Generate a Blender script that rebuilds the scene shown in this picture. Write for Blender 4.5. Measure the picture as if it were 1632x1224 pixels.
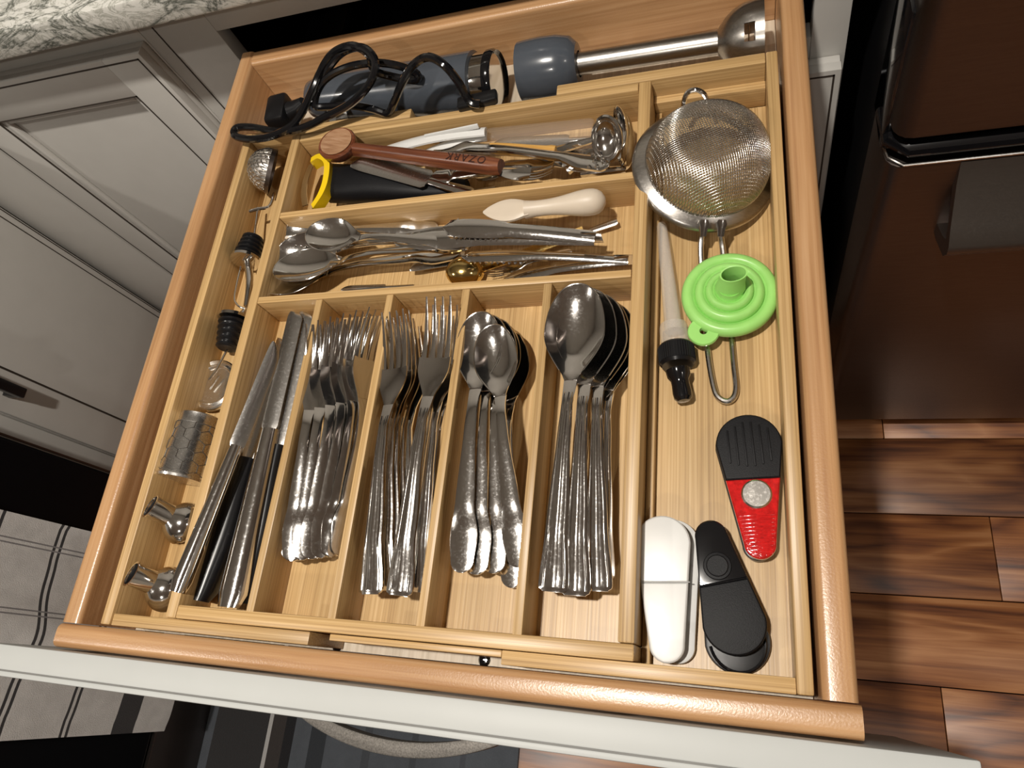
import bpy, bmesh, math, random
from mathutils import Vector, Matrix, Euler
random.seed(7)
for o in list(bpy.data.objects): bpy.data.objects.remove(o)
SC = bpy.context.scene
COL = SC.collection
PI = math.pi

# ------------------------------------------------------------------ camera
RR = ((0.951388486, 0.095901623, -0.292682126), (-0.025018612, -0.923082728, -0.383786850), (-0.306975597, 0.372452891, -0.875810954))
CAM = Vector((0.39735, -0.01162, 0.43727)); FP = 1133.27
RIGHT, DOWN, FWD = Vector(RR[0]), Vector(RR[1]), Vector(RR[2])
cd = bpy.data.cameras.new('camera'); cam = bpy.data.objects.new('camera', cd); COL.objects.link(cam)
m = Matrix.Identity(4)
for i in range(3):
    m[i][0] = RIGHT[i]; m[i][1] = -DOWN[i]; m[i][2] = -FWD[i]; m[i][3] = CAM[i]
cam.matrix_world = m
cd.sensor_fit = 'HORIZONTAL'; cd.sensor_width = 36; cd.lens = FP*36/1632; cd.clip_start = 0.01; cd.clip_end = 30
SC.camera = cam
# ------------------------------------------------------------------ world, light, exposure
SC.view_settings.view_transform = 'Standard'; SC.view_settings.look = 'None'
SC.view_settings.exposure = 0.0; SC.view_settings.gamma = 1.0; SC.view_settings.use_curve_mapping = False
W = bpy.data.worlds.new('room_air'); SC.world = W; W.use_nodes = True
W.node_tree.nodes['Background'].inputs[0].default_value = (1.0, 0.96, 0.91, 1); W.node_tree.nodes['Background'].inputs[1].default_value = 0.16
def lamp(name, loc, power, size, col=(1.0, 0.935, 0.85)):
    l = bpy.data.lights.new(name, 'AREA'); l.shape = 'DISK'; l.size = size; l.energy = power; l.color = col
    o = bpy.data.objects.new(name, l); o.location = loc; COL.objects.link(o); return o
CEIL = 1.60
LAMPS = [((0.13, 0.0), 26), ((1.80, -0.25), 3.5), ((-1.45, -0.5), 12), ((0.25, -1.5), 9)]
for (lx, ly), p in LAMPS:
    lamp('downlight_lamp', (lx, ly, CEIL-0.012), p, 0.075)

def at(px, py, z):                                   # a point of the photo at real height z
    d = RIGHT*((px-816)/FP) + DOWN*((py-612)/FP) + FWD
    return CAM + d*((z-CAM.z)/d.z)
def atx(px, py, x):
    d = RIGHT*((px-816)/FP) + DOWN*((py-612)/FP) + FWD
    return CAM + d*((x-CAM.x)/d.x)

# ------------------------------------------------------------------ materials
def newmat(name):
    M = bpy.data.materials.new(name); M.use_nodes = True
    nt = M.node_tree; return M, nt, nt.nodes['Principled BSDF']
def N(nt, t, **kw):
    n = nt.nodes.new(t)
    for k, v in kw.items(): setattr(n, k, v)
    return n
def L(nt, a, b): nt.links.new(a, b)
def ramp(nt, stops):
    r = N(nt, 'ShaderNodeValToRGB'); e = r.color_ramp.elements
    e[0].position, e[0].color = stops[0][0], (*stops[0][1], 1); e[1].position, e[1].color = stops[-1][0], (*stops[-1][1], 1)
    for p, c in stops[1:-1]:
        x = e.new(p); x.color = (*c, 1)
    return r
def coords(nt, scale, rnd=True, rot=(0, 0, 0)):
    tc = N(nt, 'ShaderNodeTexCoord'); mp = N(nt, 'ShaderNodeMapping'); mp.inputs['Scale'].default_value = scale; mp.inputs['Rotation'].default_value = rot
    L(nt, tc.outputs['Object'], mp.inputs['Vector'])
    if rnd:
        oi = N(nt, 'ShaderNodeObjectInfo'); mu = N(nt, 'ShaderNodeMath', operation='MULTIPLY'); mu.inputs[1].default_value = 37.0
        L(nt, oi.outputs['Random'], mu.inputs[0]); L(nt, mu.outputs[0], mp.inputs['Location'])
    return mp.outputs['Vector']
def noise(nt, vec, scale, detail=4, rough=0.55, dist=0.0):
    n = N(nt, 'ShaderNodeTexNoise'); n.inputs['Scale'].default_value = scale; n.inputs['Detail'].default_value = detail
    n.inputs['Roughness'].default_value = rough; n.inputs['Distortion'].default_value = dist
    if vec is not None: L(nt, vec, n.inputs['Vector'])
    return n
def mixc(nt, mode, fac, a, b):
    mx = N(nt, 'ShaderNodeMix', data_type='RGBA', blend_type=mode)
    for s, v in ((0, fac), (6, a), (7, b)):
        if hasattr(v, 'links') or hasattr(v, 'is_linked'): L(nt, v, mx.inputs[s])
        else: mx.inputs[s].default_value = v if s == 0 else (*v, 1)
    return mx.outputs[2]
def bump(nt, bs, h, strength, dist=0.001):
    b = N(nt, 'ShaderNodeBump'); b.inputs['Strength'].default_value = strength; b.inputs['Distance'].default_value = dist
    L(nt, h, b.inputs['Height']); L(nt, b.outputs[0], bs.inputs['Normal'])
def axscale(ax, lo, hi): return tuple(lo if i == ax else hi for i in range(3))
def wood(name, dark, mid, light, ax, fine=800, lo=6, rough=0.38, bs=0.12, tone=0.5, coat=0.0, vary=0.25):
    M, nt, b = newmat(name)
    v = coords(nt, axscale(ax, lo/fine, 1.0))
    n1 = noise(nt, v, fine, 3, 0.6)
    r = ramp(nt, [(0.30, dark), (0.5, mid), (0.70, light)]); L(nt, n1.outputs[0], r.inputs[0])
    v2 = coords(nt, axscale(ax, 0.12, 1.0)); n2 = noise(nt, v2, 38, 2, 0.5)
    r2 = ramp(nt, [(0.3, (1-tone*0.35,)*3), (0.7, (1, 1, 1))]); L(nt, n2.outputs[0], r2.inputs[0])
    c = mixc(nt, 'MULTIPLY', 1.0, r.outputs[0], r2.outputs[0])
    oi = N(nt, 'ShaderNodeObjectInfo'); hs = N(nt, 'ShaderNodeHueSaturation')
    mr = N(nt, 'ShaderNodeMapRange'); mr.inputs['To Min'].default_value = 1-vary; mr.inputs['To Max'].default_value = 1+vary*0.4
    L(nt, oi.outputs['Random'], mr.inputs['Value']); L(nt, mr.outputs[0], hs.inputs['Value']); L(nt, c, hs.inputs['Color']); L(nt, hs.outputs[0], b.inputs['Base Color'])
    b.inputs['Roughness'].default_value = rough; b.inputs['Coat Weight'].default_value = coat; b.inputs['Coat Roughness'].default_value = 0.25
    if coat > 0.3:
        pv = coords(nt, (1, 1, 1)); pn = noise(nt, pv, 750, 2, 0.5); bb = N(nt, 'ShaderNodeBump'); bb.inputs['Strength'].default_value = 0.16; bb.inputs['Distance'].default_value = 0.0006
        L(nt, pn.outputs[0], bb.inputs['Height']); L(nt, bb.outputs[0], b.inputs['Coat Normal']); L(nt, bb.outputs[0], b.inputs['Normal']); return M
    bump(nt, b, n1.outputs[0], bs, 0.0006); return M
BD, BM_, BL = (0.41, 0.25, 0.10), (0.57, 0.365, 0.155), (0.69, 0.47, 0.225)
bam = [wood('bamboo_%s' % 'xyz'[i], BD, BM_, BL, i, vary=0.14) for i in range(3)]
bamfloor = wood('bamboo_base', (0.43, 0.265, 0.11), (0.60, 0.39, 0.17), (0.73, 0.51, 0.255), 1, fine=620, lo=5, vary=0.1)
MD, MM, ML = (0.42, 0.215, 0.092), (0.53, 0.295, 0.135), (0.61, 0.365, 0.185)
maple = [wood('maple_%s' % 'xyz'[i], MD, MM, ML, i, fine=260, lo=5, rough=0.33, bs=0.10, coat=0.35, vary=0.06) for i in range(3)]
ply = wood('pale_plywood', (0.50, 0.42, 0.31), (0.62, 0.53, 0.41), (0.72, 0.64, 0.52), 1, fine=220, lo=12, rough=0.5, vary=0.0)
def plain(name, col, rough=0.4, metal=0.0, coat=0.0, nscale=0, nstr=0.0, var=0.06, trans=0.0, ior=1.45, alpha=None, spec=0.5):
    M, nt, b = newmat(name)
    v = coords(nt, (1, 1, 1)); n = noise(nt, v, nscale or 60, 3)
    r = ramp(nt, [(0.3, tuple(c*(1-var) for c in col)), (0.7, tuple(min(1, c*(1+var)) for c in col))]); L(nt, n.outputs[0], r.inputs[0]); L(nt, r.outputs[0], b.inputs['Base Color'])
    b.inputs['Roughness'].default_value = rough; b.inputs['Metallic'].default_value = metal; b.inputs['Coat Weight'].default_value = coat; b.inputs['Coat Roughness'].default_value = 0.08
    b.inputs['Transmission Weight'].default_value = trans; b.inputs['IOR'].default_value = ior; b.inputs['Specular IOR Level'].default_value = spec
    if nstr: bump(nt, b, n.outputs[0], nstr)
    return M
def steelmat(name, col=(0.78, 0.76, 0.73), rough=0.10, ax=1, streak=0.2):
    M, nt, b = newmat(name)
    v = coords(nt, axscale(ax, 0.06, 1.0)); n = noise(nt, v, 700, 3, 0.7)
    r = ramp(nt, [(0.3, tuple(c*(1-0.25*streak) for c in col)), (0.7, col)]); L(nt, n.outputs[0], r.inputs[0]); L(nt, r.outputs[0], b.inputs['Base Color'])
    b.inputs['Metallic'].default_value = 1.0
    # water spots and wear
    v3 = coords(nt, (1, 1, 1)); n3 = noise(nt, v3, 520, 4, 0.65)
    mr = N(nt, 'ShaderNodeMapRange'); mr.inputs['From Min'].default_value = 0.50; mr.inputs['From Max'].default_value = 0.80
    mr.inputs['To Min'].default_value = rough; mr.inputs['To Max'].default_value = rough+0.10; L(nt, n3.outputs[0], mr.inputs['Value']); L(nt, mr.outputs[0], b.inputs['Roughness'])
    return M
steel = steelmat('polished_steel')
steelS = steelmat('satin_steel', (0.62, 0.60, 0.57), 0.22, streak=0.4)
brushed = steelmat('brushed_steel', (0.55, 0.52, 0.48), 0.28, ax=0, streak=1.0)
wiremat = steelmat('wire_steel', (0.80, 0.77, 0.72), 0.22)
darksteel = steelmat('black_stainless', (0.19, 0.16, 0.145), 0.34, ax=0, streak=0.5)
cupsteel = steelmat('soft_steel', (0.74, 0.72, 0.69), 0.26, streak=0.3)
goldmat = steelmat('gold_plate', (0.72, 0.52, 0.20), 0.13)
pewter = plain('pewter_metal', (0.13, 0.12, 0.108), 0.5, 0.7, nscale=900, nstr=0.08, var=0.3)
black = plain('black_plastic', (0.008, 0.008, 0.009), 0.28)
blackgloss = plain('glossy_black', (0.006, 0.006, 0.007), 0.10, coat=0.5)
blackmatte = plain('matte_black', (0.007, 0.007, 0.008), 0.5, nscale=1500, nstr=0.15, var=0.4, spec=0.22)
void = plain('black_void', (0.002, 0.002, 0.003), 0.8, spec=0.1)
greyplastic = plain('slate_grey_plastic', (0.065, 0.075, 0.090), 0.22, coat=0.4)
whiteplastic = plain('white_plastic', (0.66, 0.66, 0.64), 0.32, coat=0.2, var=0.02)
beige = plain('beige_silicone', (0.62, 0.53, 0.42), 0.42, var=0.02)
yellow = plain('yellow_plastic', (0.80, 0.55, 0.01), 0.3, var=0.02)
green = plain('lime_silicone', (0.32, 0.66, 0.17), 0.34, var=0.05)
redplastic = plain('red_plastic', (0.50, 0.012, 0.012), 0.10, coat=0.6, nscale=300, nstr=0.3, var=0.3)
paint = plain('greige_paint', (0.54, 0.525, 0.49), 0.45, coat=0.0, var=0.02, nscale=25)
paintwhite = plain('white_paint', (0.50, 0.515, 0.50), 0.5, coat=0.0, var=0.015, nscale=25)
grout = plain('paint_groove_glaze', (0.05, 0.04, 0.032), 0.6)
wallpaint = plain('wall_paint', (0.40, 0.375, 0.34), 0.7)
ceilpaint = plain('ceiling_paint', (0.68, 0.66, 0.63), 0.8)
redwood = wood('rosewood', (0.075, 0.020, 0.009), (0.155, 0.045, 0.018), (0.24, 0.085, 0.036), 1, fine=300, lo=14, rough=0.32, vary=0.0, coat=0.2)
paleend = wood('worn_wood', (0.28, 0.14, 0.07), (0.38, 0.21, 0.11), (0.46, 0.28, 0.17), 1, fine=400, lo=60, rough=0.45, vary=0.0)
honey = wood('honey_wood', (0.55, 0.28, 0.06), (0.68, 0.38, 0.10), (0.76, 0.46, 0.15), 1, fine=200, lo=14, rough=0.3, vary=0.0)
def clearmat(name, col, rough, alpha):
    M, nt, b = newmat(name); v = coords(nt, (1, 1, 1)); n = noise(nt, v, 90, 3)
    r = ramp(nt, [(0.3, tuple(c*0.92 for c in col)), (0.7, col)]); L(nt, n.outputs[0], r.inputs[0]); L(nt, r.outputs[0], b.inputs['Base Color'])
    b.inputs['Roughness'].default_value = rough; b.inputs['Alpha'].default_value = alpha; b.inputs['Coat Weight'].default_value = 0.4
    bump(nt, b, n.outputs[0], 0.15); return M
frost = clearmat('frosted_plastic', (0.80, 0.75, 0.68), 0.25, 0.34)
film = clearmat('clear_film', (0.55, 0.50, 0.45), 0.12, 0.14)
def floor_wood():
    M, nt, b = newmat('acacia_floorboard')
    oi = N(nt, 'ShaderNodeObjectInfo')
    v = coords(nt, (1.0, 5.0, 1.0)); n = noise(nt, v, 2.4, 2, 0.5, 0.4)
    mu = N(nt, 'ShaderNodeMath', operation='MULTIPLY'); mu.inputs[1].default_value = 9.0; L(nt, n.outputs[0], mu.inputs[0])
    fr = N(nt, 'ShaderNodeMath', operation='PINGPONG'); fr.inputs[1].default_value = 1.0; L(nt, mu.outputs[0], fr.inputs[0])
    v2 = coords(nt, (1.0, 26, 10)); n2 = noise(nt, v2, 5, 4, 0.6, 0.3)
    ad = N(nt, 'ShaderNodeMath', operation='MULTIPLY_ADD'); ad.inputs[1].default_value = 0.75; L(nt, n2.outputs[0], ad.inputs[0])
    m3 = N(nt, 'ShaderNodeMath', operation='MULTIPLY'); m3.inputs[1].default_value = 0.42; L(nt, fr.outputs[0], m3.inputs[0]); L(nt, m3.outputs[0], ad.inputs[2])
    r = ramp(nt, [(0.22, (0.045, 0.014, 0.006)), (0.42, (0.15, 0.050, 0.018)), (0.62, (0.28, 0.105, 0.034)), (0.85, (0.42, 0.19, 0.075))]); L(nt, ad.outputs[0], r.inputs[0])
    hs = N(nt, 'ShaderNodeHueSaturation'); mr = N(nt, 'ShaderNodeMapRange'); mr.inputs['To Min'].default_value = 0.72; mr.inputs['To Max'].default_value = 1.25
    L(nt, oi.outputs['Random'], mr.inputs['Value']); L(nt, mr.outputs[0], hs.inputs['Value']); L(nt, r.outputs[0], hs.inputs['Color']); L(nt, hs.outputs[0], b.inputs['Base Color'])
    b.inputs['Roughness'].default_value = 0.36; bump(nt, b, n2.outputs[0], 0.15, 0.001); return M
floorwood = floor_wood()
def stone():
    M, nt, b = newmat('veined_quartzite'); v = coords(nt, (1.0, 1.5, 1.5), rot=(0, 0, 0.5))
    n0 = noise(nt, v, 9, 6, 0.65, 1.6)
    s = N(nt, 'ShaderNodeMath', operation='SUBTRACT'); s.inputs[1].default_value = 0.5; L(nt, n0.outputs[0], s.inputs[0])
    a = N(nt, 'ShaderNodeMath', operation='ABSOLUTE'); L(nt, s.outputs[0], a.inputs[0])
    r = ramp(nt, [(0.0, (0.13, 0.14, 0.12)), (0.02, (0.42, 0.42, 0.39)), (0.05, (0.70, 0.69, 0.65)), (0.3, (0.80, 0.79, 0.75))]); L(nt, a.outputs[0], r.inputs[0])
    n1 = noise(nt, v, 26, 6, 0.7, 2.2); s1 = N(nt, 'ShaderNodeMath', operation='SUBTRACT'); s1.inputs[1].default_value = 0.52; L(nt, n1.outputs[0], s1.inputs[0])
    a1 = N(nt, 'ShaderNodeMath', operation='ABSOLUTE'); L(nt, s1.outputs[0], a1.inputs[0])
    r1 = ramp(nt, [(0.0, (0.42, 0.43, 0.38)), (0.05, (0.95, 0.95, 0.93))]); L(nt, a1.outputs[0], r1.inputs[0])
    c = mixc(nt, 'MULTIPLY', 0.8, r.outputs[0], r1.outputs[0]); L(nt, c, b.inputs['Base Color']); b.inputs['Roughness'].default_value = 0.16; return M
stonemat = stone()
def stripes(name, axis, base, bands, bs=0.5, nsc=900, second=None):
    """bands: (from, to, colour) along the object's own axis"""
    M, nt, b = newmat(name)
    tc = N(nt, 'ShaderNodeTexCoord'); sp = N(nt, 'ShaderNodeSeparateXYZ'); L(nt, tc.outputs['Object'], sp.inputs[0])
    n = noise(nt, tc.outputs['Object'], nsc, 3); nb = noise(nt, tc.outputs['Object'], 45, 2)
    rr = ramp(nt, [(0.3, tuple(c*0.86 for c in base)), (0.7, base)]); L(nt, nb.outputs[0], rr.inputs[0]); cur = rr.outputs[0]
    for (ax2, bnds) in ((axis, bands),) + ((second,) if second else ()):
        for lo, hi, c in bnds:
            g = N(nt, 'ShaderNodeMath', operation='COMPARE'); g.inputs[1].default_value = (lo+hi)/2; g.inputs[2].default_value = (hi-lo)/2
            L(nt, sp.outputs[ax2], g.inputs[0]); cur = mixc(nt, 'MIX', g.outputs[0], cur, c)
    L(nt, cur, b.inputs['Base Color']); b.inputs['Roughness'].default_value = 0.9; b.inputs['Sheen Weight'].default_value = 0.2
    bump(nt, b, n.outputs[0], bs, 0.002); return M

# ------------------------------------------------------------------ mesh building
class MB:
    def __init__(s): s.v = []; s.f = []
    def add(s, vs, fs):
        o = len(s.v); s.v += [Vector(p) for p in vs]; s.f += [tuple(i+o for i in f) for f in fs]; return s
    def box(s, a, b, bev=0.0, only=None):
        bm = bmesh.new(); bmesh.ops.create_cube(bm, size=1)
        for q in bm.verts: q.co = Vector([(a[i]+b[i])/2 + q.co[i]*(b[i]-a[i]) for i in range(3)])
        es = [e for e in bm.edges if only is None or (abs((e.verts[0].co-e.verts[1].co)[only]) > 1e-5 and max(e.verts[0].co.z, e.verts[1].co.z) > b[2]-1e-5)]
        if bev: bmesh.ops.bevel(bm, geom=es, offset=bev, segments=(4 if bev > 0.004 else 2), profile=0.5, affect='EDGES')
        bm.verts.index_update(); s.add([q.co.copy() for q in bm.verts], [[q.index for q in f.verts] for f in bm.faces]); bm.free(); return s
    def tube(s, path, r, n=10, caps=True, closed=False):
        P = [Vector(p) for p in path]; k = len(P); rs = r if isinstance(r, (list, tuple)) else [r]*k
        vs = []; fs = []; up = None
        for i in range(k):
            if closed: t = P[(i+1) % k]-P[(i-1) % k]
            else: t = P[min(i+1, k-1)]-P[max(i-1, 0)]
            t.normalize()
            if up is None: up = t.orthogonal().normalized()
            up = (up - t*up.dot(t)).normalized(); sd = t.cross(up)
            for j in range(n):
                a = 2*PI*j/n; vs.append(P[i] + (up*math.cos(a)+sd*math.sin(a))*rs[i])
        m_ = k if closed else k-1
        for i in range(m_):
            for j in range(n):
                a = i*n+j; b = i*n+(j+1) % n; c = ((i+1) % k)*n+(j+1) % n; d = ((i+1) % k)*n+j; fs.append((a, b, c, d))
        if caps and not closed: fs.append(tuple(range(n))[::-1]); fs.append(tuple((k-1)*n+j for j in range(n)))
        return s.add(vs, fs)
    def lathe(s, prof, M=Matrix.Identity(4), n=28, close=False):
        vs = []; fs = []; k = len(prof)
        for r, z in prof:
            for j in range(n):
                a = 2*PI*j/n; vs.append(M @ Vector((r*math.cos(a), r*math.sin(a), z)))
        for i in range(k-1 if not close else k):
            for j in range(n):
                fs.append((i*n+j, i*n+(j+1) % n, ((i+1) % k)*n+(j+1) % n, ((i+1) % k)*n+j))
        if not close:
            if prof[0][0] > 1e-6: fs.append(tuple(range(n))[::-1])
            if prof[-1][0] > 1e-6: fs.append(tuple((k-1)*n+j for j in range(n)))
        return s.add(vs, fs)
    def strip(s, st, nu=6, edge=0.75):
        """solid plate lofted along Y. stations: (y, half width, z of top centre, dish at edge (+ = edges up), thickness, x offset)"""
        vs = []; fs = []; k = len(st); m_ = nu+1
        for (y, w, z, dish, th, xo) in st:
            for i in range(m_):
                u = -1+2*i/nu; zt = z + dish*u*u; vs.append(Vector((xo+u*w, y, zt - th*0.5*(1-edge)*u**4)))
            for i in range(m_):
                u = 1-2*i/nu; zt = z + dish*u*u; vs.append(Vector((xo+u*w, y, zt-th + th*0.5*(1-edge)*u**4)))
        q = 2*m_
        for i in range(k-1):
            for j in range(q): fs.append((i*q+j, i*q+(j+1) % q, (i+1)*q+(j+1) % q, (i+1)*q+j))
        for i in range(nu): fs.append((i+1, i, q-1-i, q-2-i))
        b = (k-1)*q
        for i in range(nu): fs.append((b+i, b+i+1, b+q-2-i, b+q-1-i))
        return s.add(vs, fs)
    def slab(s, outline, z0, z1, bev=0.0, seg=2):
        bm = bmesh.new(); vs = [bm.verts.new((x, y, z0)) for x, y in outline]; f = bm.faces.new(vs)
        e = bmesh.ops.extrude_face_region(bm, geom=[f]); top = [q for q in e['geom'] if isinstance(q, bmesh.types.BMVert)]
        for q in top: q.co.z = z1
        bm.normal_update(); bmesh.ops.recalc_face_normals(bm, faces=bm.faces[:])
        if bev:
            es = [ed for ed in bm.edges if len(ed.link_faces) == 2 and any(len(fc.verts) > 4 for fc in ed.link_faces)]
            bmesh.ops.bevel(bm, geom=es, offset=bev, segments=seg, profile=0.6, affect='EDGES')
        bm.verts.index_update(); s.add([q.co.copy() for q in bm.verts], [[q.index for q in f.verts] for f in bm.faces]); bm.free(); return s
    def xf(s, M, start=0):
        for i in range(start, len(s.v)): s.v[i] = M @ s.v[i]
        return s
def build(name, mb, mat, parent=None, smooth=True, origin=None, ang=0.6):
    me = bpy.data.meshes.new(name); off = Vector(origin) if origin is not None else Vector((0, 0, 0))
    me.from_pydata([p-off for p in mb.v], [], mb.f)
    bm = bmesh.new(); bm.from_mesh(me); bmesh.ops.recalc_face_normals(bm, faces=bm.faces[:]); bm.to_mesh(me); bm.free()
    me.materials.append(mat)
    if smooth:
        for p in me.polygons: p.use_smooth = True
        me.set_sharp_from_angle(angle=ang)
    o = bpy.data.objects.new(name, me); COL.objects.link(o); o.location = off
    if parent is not None: o.parent = parent
    return o
def thing(name, label, cat, M=None, group=None):
    o = bpy.data.objects.new(name, None); COL.objects.link(o); o.empty_display_size = 0.02
    if M is not None: o.matrix_world = M if isinstance(M, Matrix) else Matrix.Translation(M)
    o['label'] = label; o['category'] = cat
    if group: o['group'] = group
    return o
def tagm(o, label, cat, group=None, kind=None):
    o['label'] = label; o['category'] = cat
    if group: o['group'] = group
    if kind: o['kind'] = kind
    return o
def wpart(name, mb, mat, parent, smooth=True, origin=None, label=None, ang=0.6):      # mesh given in world space, hung under its thing
    P = parent.matrix_world if parent.parent is None else parent.parent.matrix_world @ Matrix.Translation(parent.location)
    mb.xf(P.inverted()); oo = None if origin is None else P.inverted() @ Vector(origin)
    o = build(name, mb, mat, parent, smooth, oo, ang)
    if label: o['label'] = label
    return o
def struct(name, mb, mat, smooth=False, origin=None):
    o = build(name, mb, mat, None, smooth, origin); o['kind'] = 'structure'; return o
def copy_tree(o, parent=None):
    c = o.copy(); COL.objects.link(c)
    if parent is not None: c.parent = parent
    for ch in list(o.children): copy_tree(ch, c)
    return c
def board(name, a, b, mat, parent, bev=0.0012, only=None):
    c = [(a[i]+b[i])/2 for i in range(3)]
    return wpart(name, MB().box(a, b, bev, only), mat, parent, True, c)
def frame_on(E, T, roll=0.0, L0=1.0, up=Vector((0, 0, 1))):
    y = (T-E); ln = y.length; y.normalize(); z = (up - y*up.dot(y)).normalized(); x = y.cross(z)
    M = Matrix((x, y, z)).transposed().to_4x4() @ Matrix.Rotation(roll, 4, 'Y')
    M = Matrix.Translation(E) @ M @ Matrix.Scale(ln/L0, 4); return M
def smooth_path(P, n=6, closed=False):
    P = [Vector(p) for p in P]; out = []; k = len(P)
    for i in range(k if closed else k-1):
        g = (lambda j: P[j % k]) if closed else (lambda j: P[max(0, min(k-1, j))])
        p0, p1, p2, p3 = g(i-1), g(i), g(i+1), g(i+2)
        for s in range(n):
            t = s/n; out.append(0.5*((2*p1)+(-p0+p2)*t+(2*p0-5*p1+4*p2-p3)*t*t+(-p0+3*p1-3*p2+p3)*t**3))
    if not closed: out.append(P[-1])
    return out

# ------------------------------------------------------------------ room shell
FZ = -0.81
fl = struct('floor', MB().box((-2.3, -2.6, FZ-0.03), (2.3, 1.2, FZ-0.006)), void)
ROWS = [-0.60+0.1255*i for i in range(-16, 15)]
off = {3: None}
for i, y0 in enumerate(ROWS):
    y0 = 0.0262 + 0.1255*(i-21); y1 = y0+0.1255
    if y1 < -1.5 or y0 > 0.75: continue
    k = i-21
    j = {0: 1.05, 1: 0.754, 2: 1.35, -1: 0.660, 3: 0.62}.get(k, random.uniform(0.2, 1.1))
    cuts = sorted([-2.3, 2.3] + [j + 0.9*q for q in range(-4, 3) if -2.2 < j+0.9*q < 2.2])
    for a, b in zip(cuts[:-1], cuts[1:]):
        board('floorboard', (a+0.0006, y0+0.0007, FZ-0.006), (b-0.0006, y1-0.0007, FZ), floorwood, fl, 0.0009)
struct('ceiling', MB().box((-2.3, -2.6, CEIL), (2.3, 1.2, CEIL+0.05)), ceilpaint)
struct('wall_back', MB().box((-2.3, 1.2, FZ), (2.3, 1.25, CEIL)), wallpaint)
struct('wall_front', MB().box((-2.3, -2.65, FZ), (2.3, -2.6, CEIL)), wallpaint)
struct('wall_left', MB().box((-2.35, -2.6, FZ), (-2.3, 1.2, CEIL)), wallpaint)
struct('wall_right', MB().box((2.3, -2.6, FZ), (2.35, 1.2, CEIL)), wallpaint)
for (lx, ly), p in LAMPS:
    t = thing('ceiling_downlight', 'round recessed ceiling downlight %s' % {0.13: 'above the open drawer', 1.8: 'above the fridge side', -1.45: 'above the range side', 0.25: 'nearer the front wall'}[lx], 'light', Vector((lx, ly, CEIL-0.012)), 'recessed ceiling downlights')
    build('trim_ring', MB().lathe([(0.045, -0.0), (0.06, -0.002), (0.062, 0.010), (0.045, 0.011)], close=True), ceilpaint, t)

# ------------------------------------------------------------------ drawer cabinet (back run)
YF = 0.565; YD = 0.545
def bevel_door(t, name, x0, x1, z0, z1, y=YD, rail=0.05, prof=0.008):
    """frame and recessed panel door lying in the plane y, facing -y"""
    d = board(name, (x0, y+0.010, z0), (x1, YF-0.0005, z1), paint, t, 0.002)
    for nm, a, b in (('stile', (x0, z0), (x0+rail, z1)), ('stile', (x1-rail, z0), (x1, z1)), ('rail', (x0+rail, z1-rail), (x1-rail, z1)), ('rail', (x0+rail, z0), (x1-rail, z0+rail))):
        board(nm, (a[0], y, a[1]), (b[0], y+0.0105, b[1]), paint, d, 0.0006)
    w = 0.0018; g = MB()
    for ins in (0.0055, rail-0.0005):
        a0, a1, b0, b1 = x0+ins, x1-ins, z0+ins, z1-ins
        for q in (((a0, b1-w), (a1, b1)), ((a0, b0), (a1, b0+w)), ((a0, b0), (a0+w, b1)), ((a1-w, b0), (a1, b1))):
            g.box((q[0][0], y-0.0004, q[0][1]), (q[1][0], y+0.001, q[1][1]))
    wpart('groove_line', g, grout, d, False)
    mm = MB(); a0, a1, b0, b1 = x0+rail, x1-rail, z0+rail, z1-rail; e = 0.009
    for q in (((a0, y+0.003, b0), (a0+e, y+0.010, b1)), ((a1-e, y+0.003, b0), (a1, y+0.010, b1)), ((a0+e, y+0.003, b1-e), (a1-e, y+0.010, b1)), ((a0+e, y+0.003, b0), (a1-e, y+0.010, b0+e))):
        mm.box(q[0], q[1], 0.002)
    wpart('panel_moulding', mm, paint, d, True)
    return d
cb = thing('base_cabinet', 'greige painted base cabinet that the open cutlery drawer slides out of', 'cabinet', Vector((0.15, YF, FZ)))
board('face_frame', (-0.190, YF, FZ+0.1), (-0.106, YF+0.02, 0.060), paint, cb)
board('face_frame', (0.468, YF, FZ+0.1), (0.500, YF+0.02, 0.060), paint, cb)
board('top_rail', (-0.106, YF, 0.0255), (0.468, YF+0.02, 0.060), paint, cb)
board('middle_rail', (-0.106, YF, -0.145), (0.468, YF+0.02, -0.105), paint, cb)
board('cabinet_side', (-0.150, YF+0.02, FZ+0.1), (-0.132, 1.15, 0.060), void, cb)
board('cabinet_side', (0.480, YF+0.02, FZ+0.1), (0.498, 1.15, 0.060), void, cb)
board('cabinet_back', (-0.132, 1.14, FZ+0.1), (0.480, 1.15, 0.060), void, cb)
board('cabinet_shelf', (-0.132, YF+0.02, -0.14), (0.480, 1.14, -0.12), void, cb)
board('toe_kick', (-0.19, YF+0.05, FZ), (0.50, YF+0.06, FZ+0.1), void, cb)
board('seam_strip', (-0.172, YF-0.0006, FZ+0.1), (-0.1705, YF, 0.045), grout, cb, 0.0)
bevel_door(cb, 'lower_drawer_front', -0.125, 0.4955, -0.62, -0.130, rail=0.05)
lc = thing('corner_cabinet', 'greige corner base cabinet with recessed panel door left of the drawer', 'cabinet', Vector((-0.4, YF, FZ)))
bevel_door(lc, 'cabinet_door', -0.508, -0.192, -0.66, 0.0345, rail=0.050)
board('cabinet_body', (-1.2, YF, FZ+0.1), (-0.1905, 1.15, 0.060), paint, lc)
board('corner_stile', (-0.640, YD+0.004, FZ+0.1), (-0.512, YF-0.0005, 0.045), paint, lc)
board('toe_kick', (-0.64, YF+0.05, FZ), (-0.191, YF+0.06, FZ+0.099), void, lc)
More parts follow.
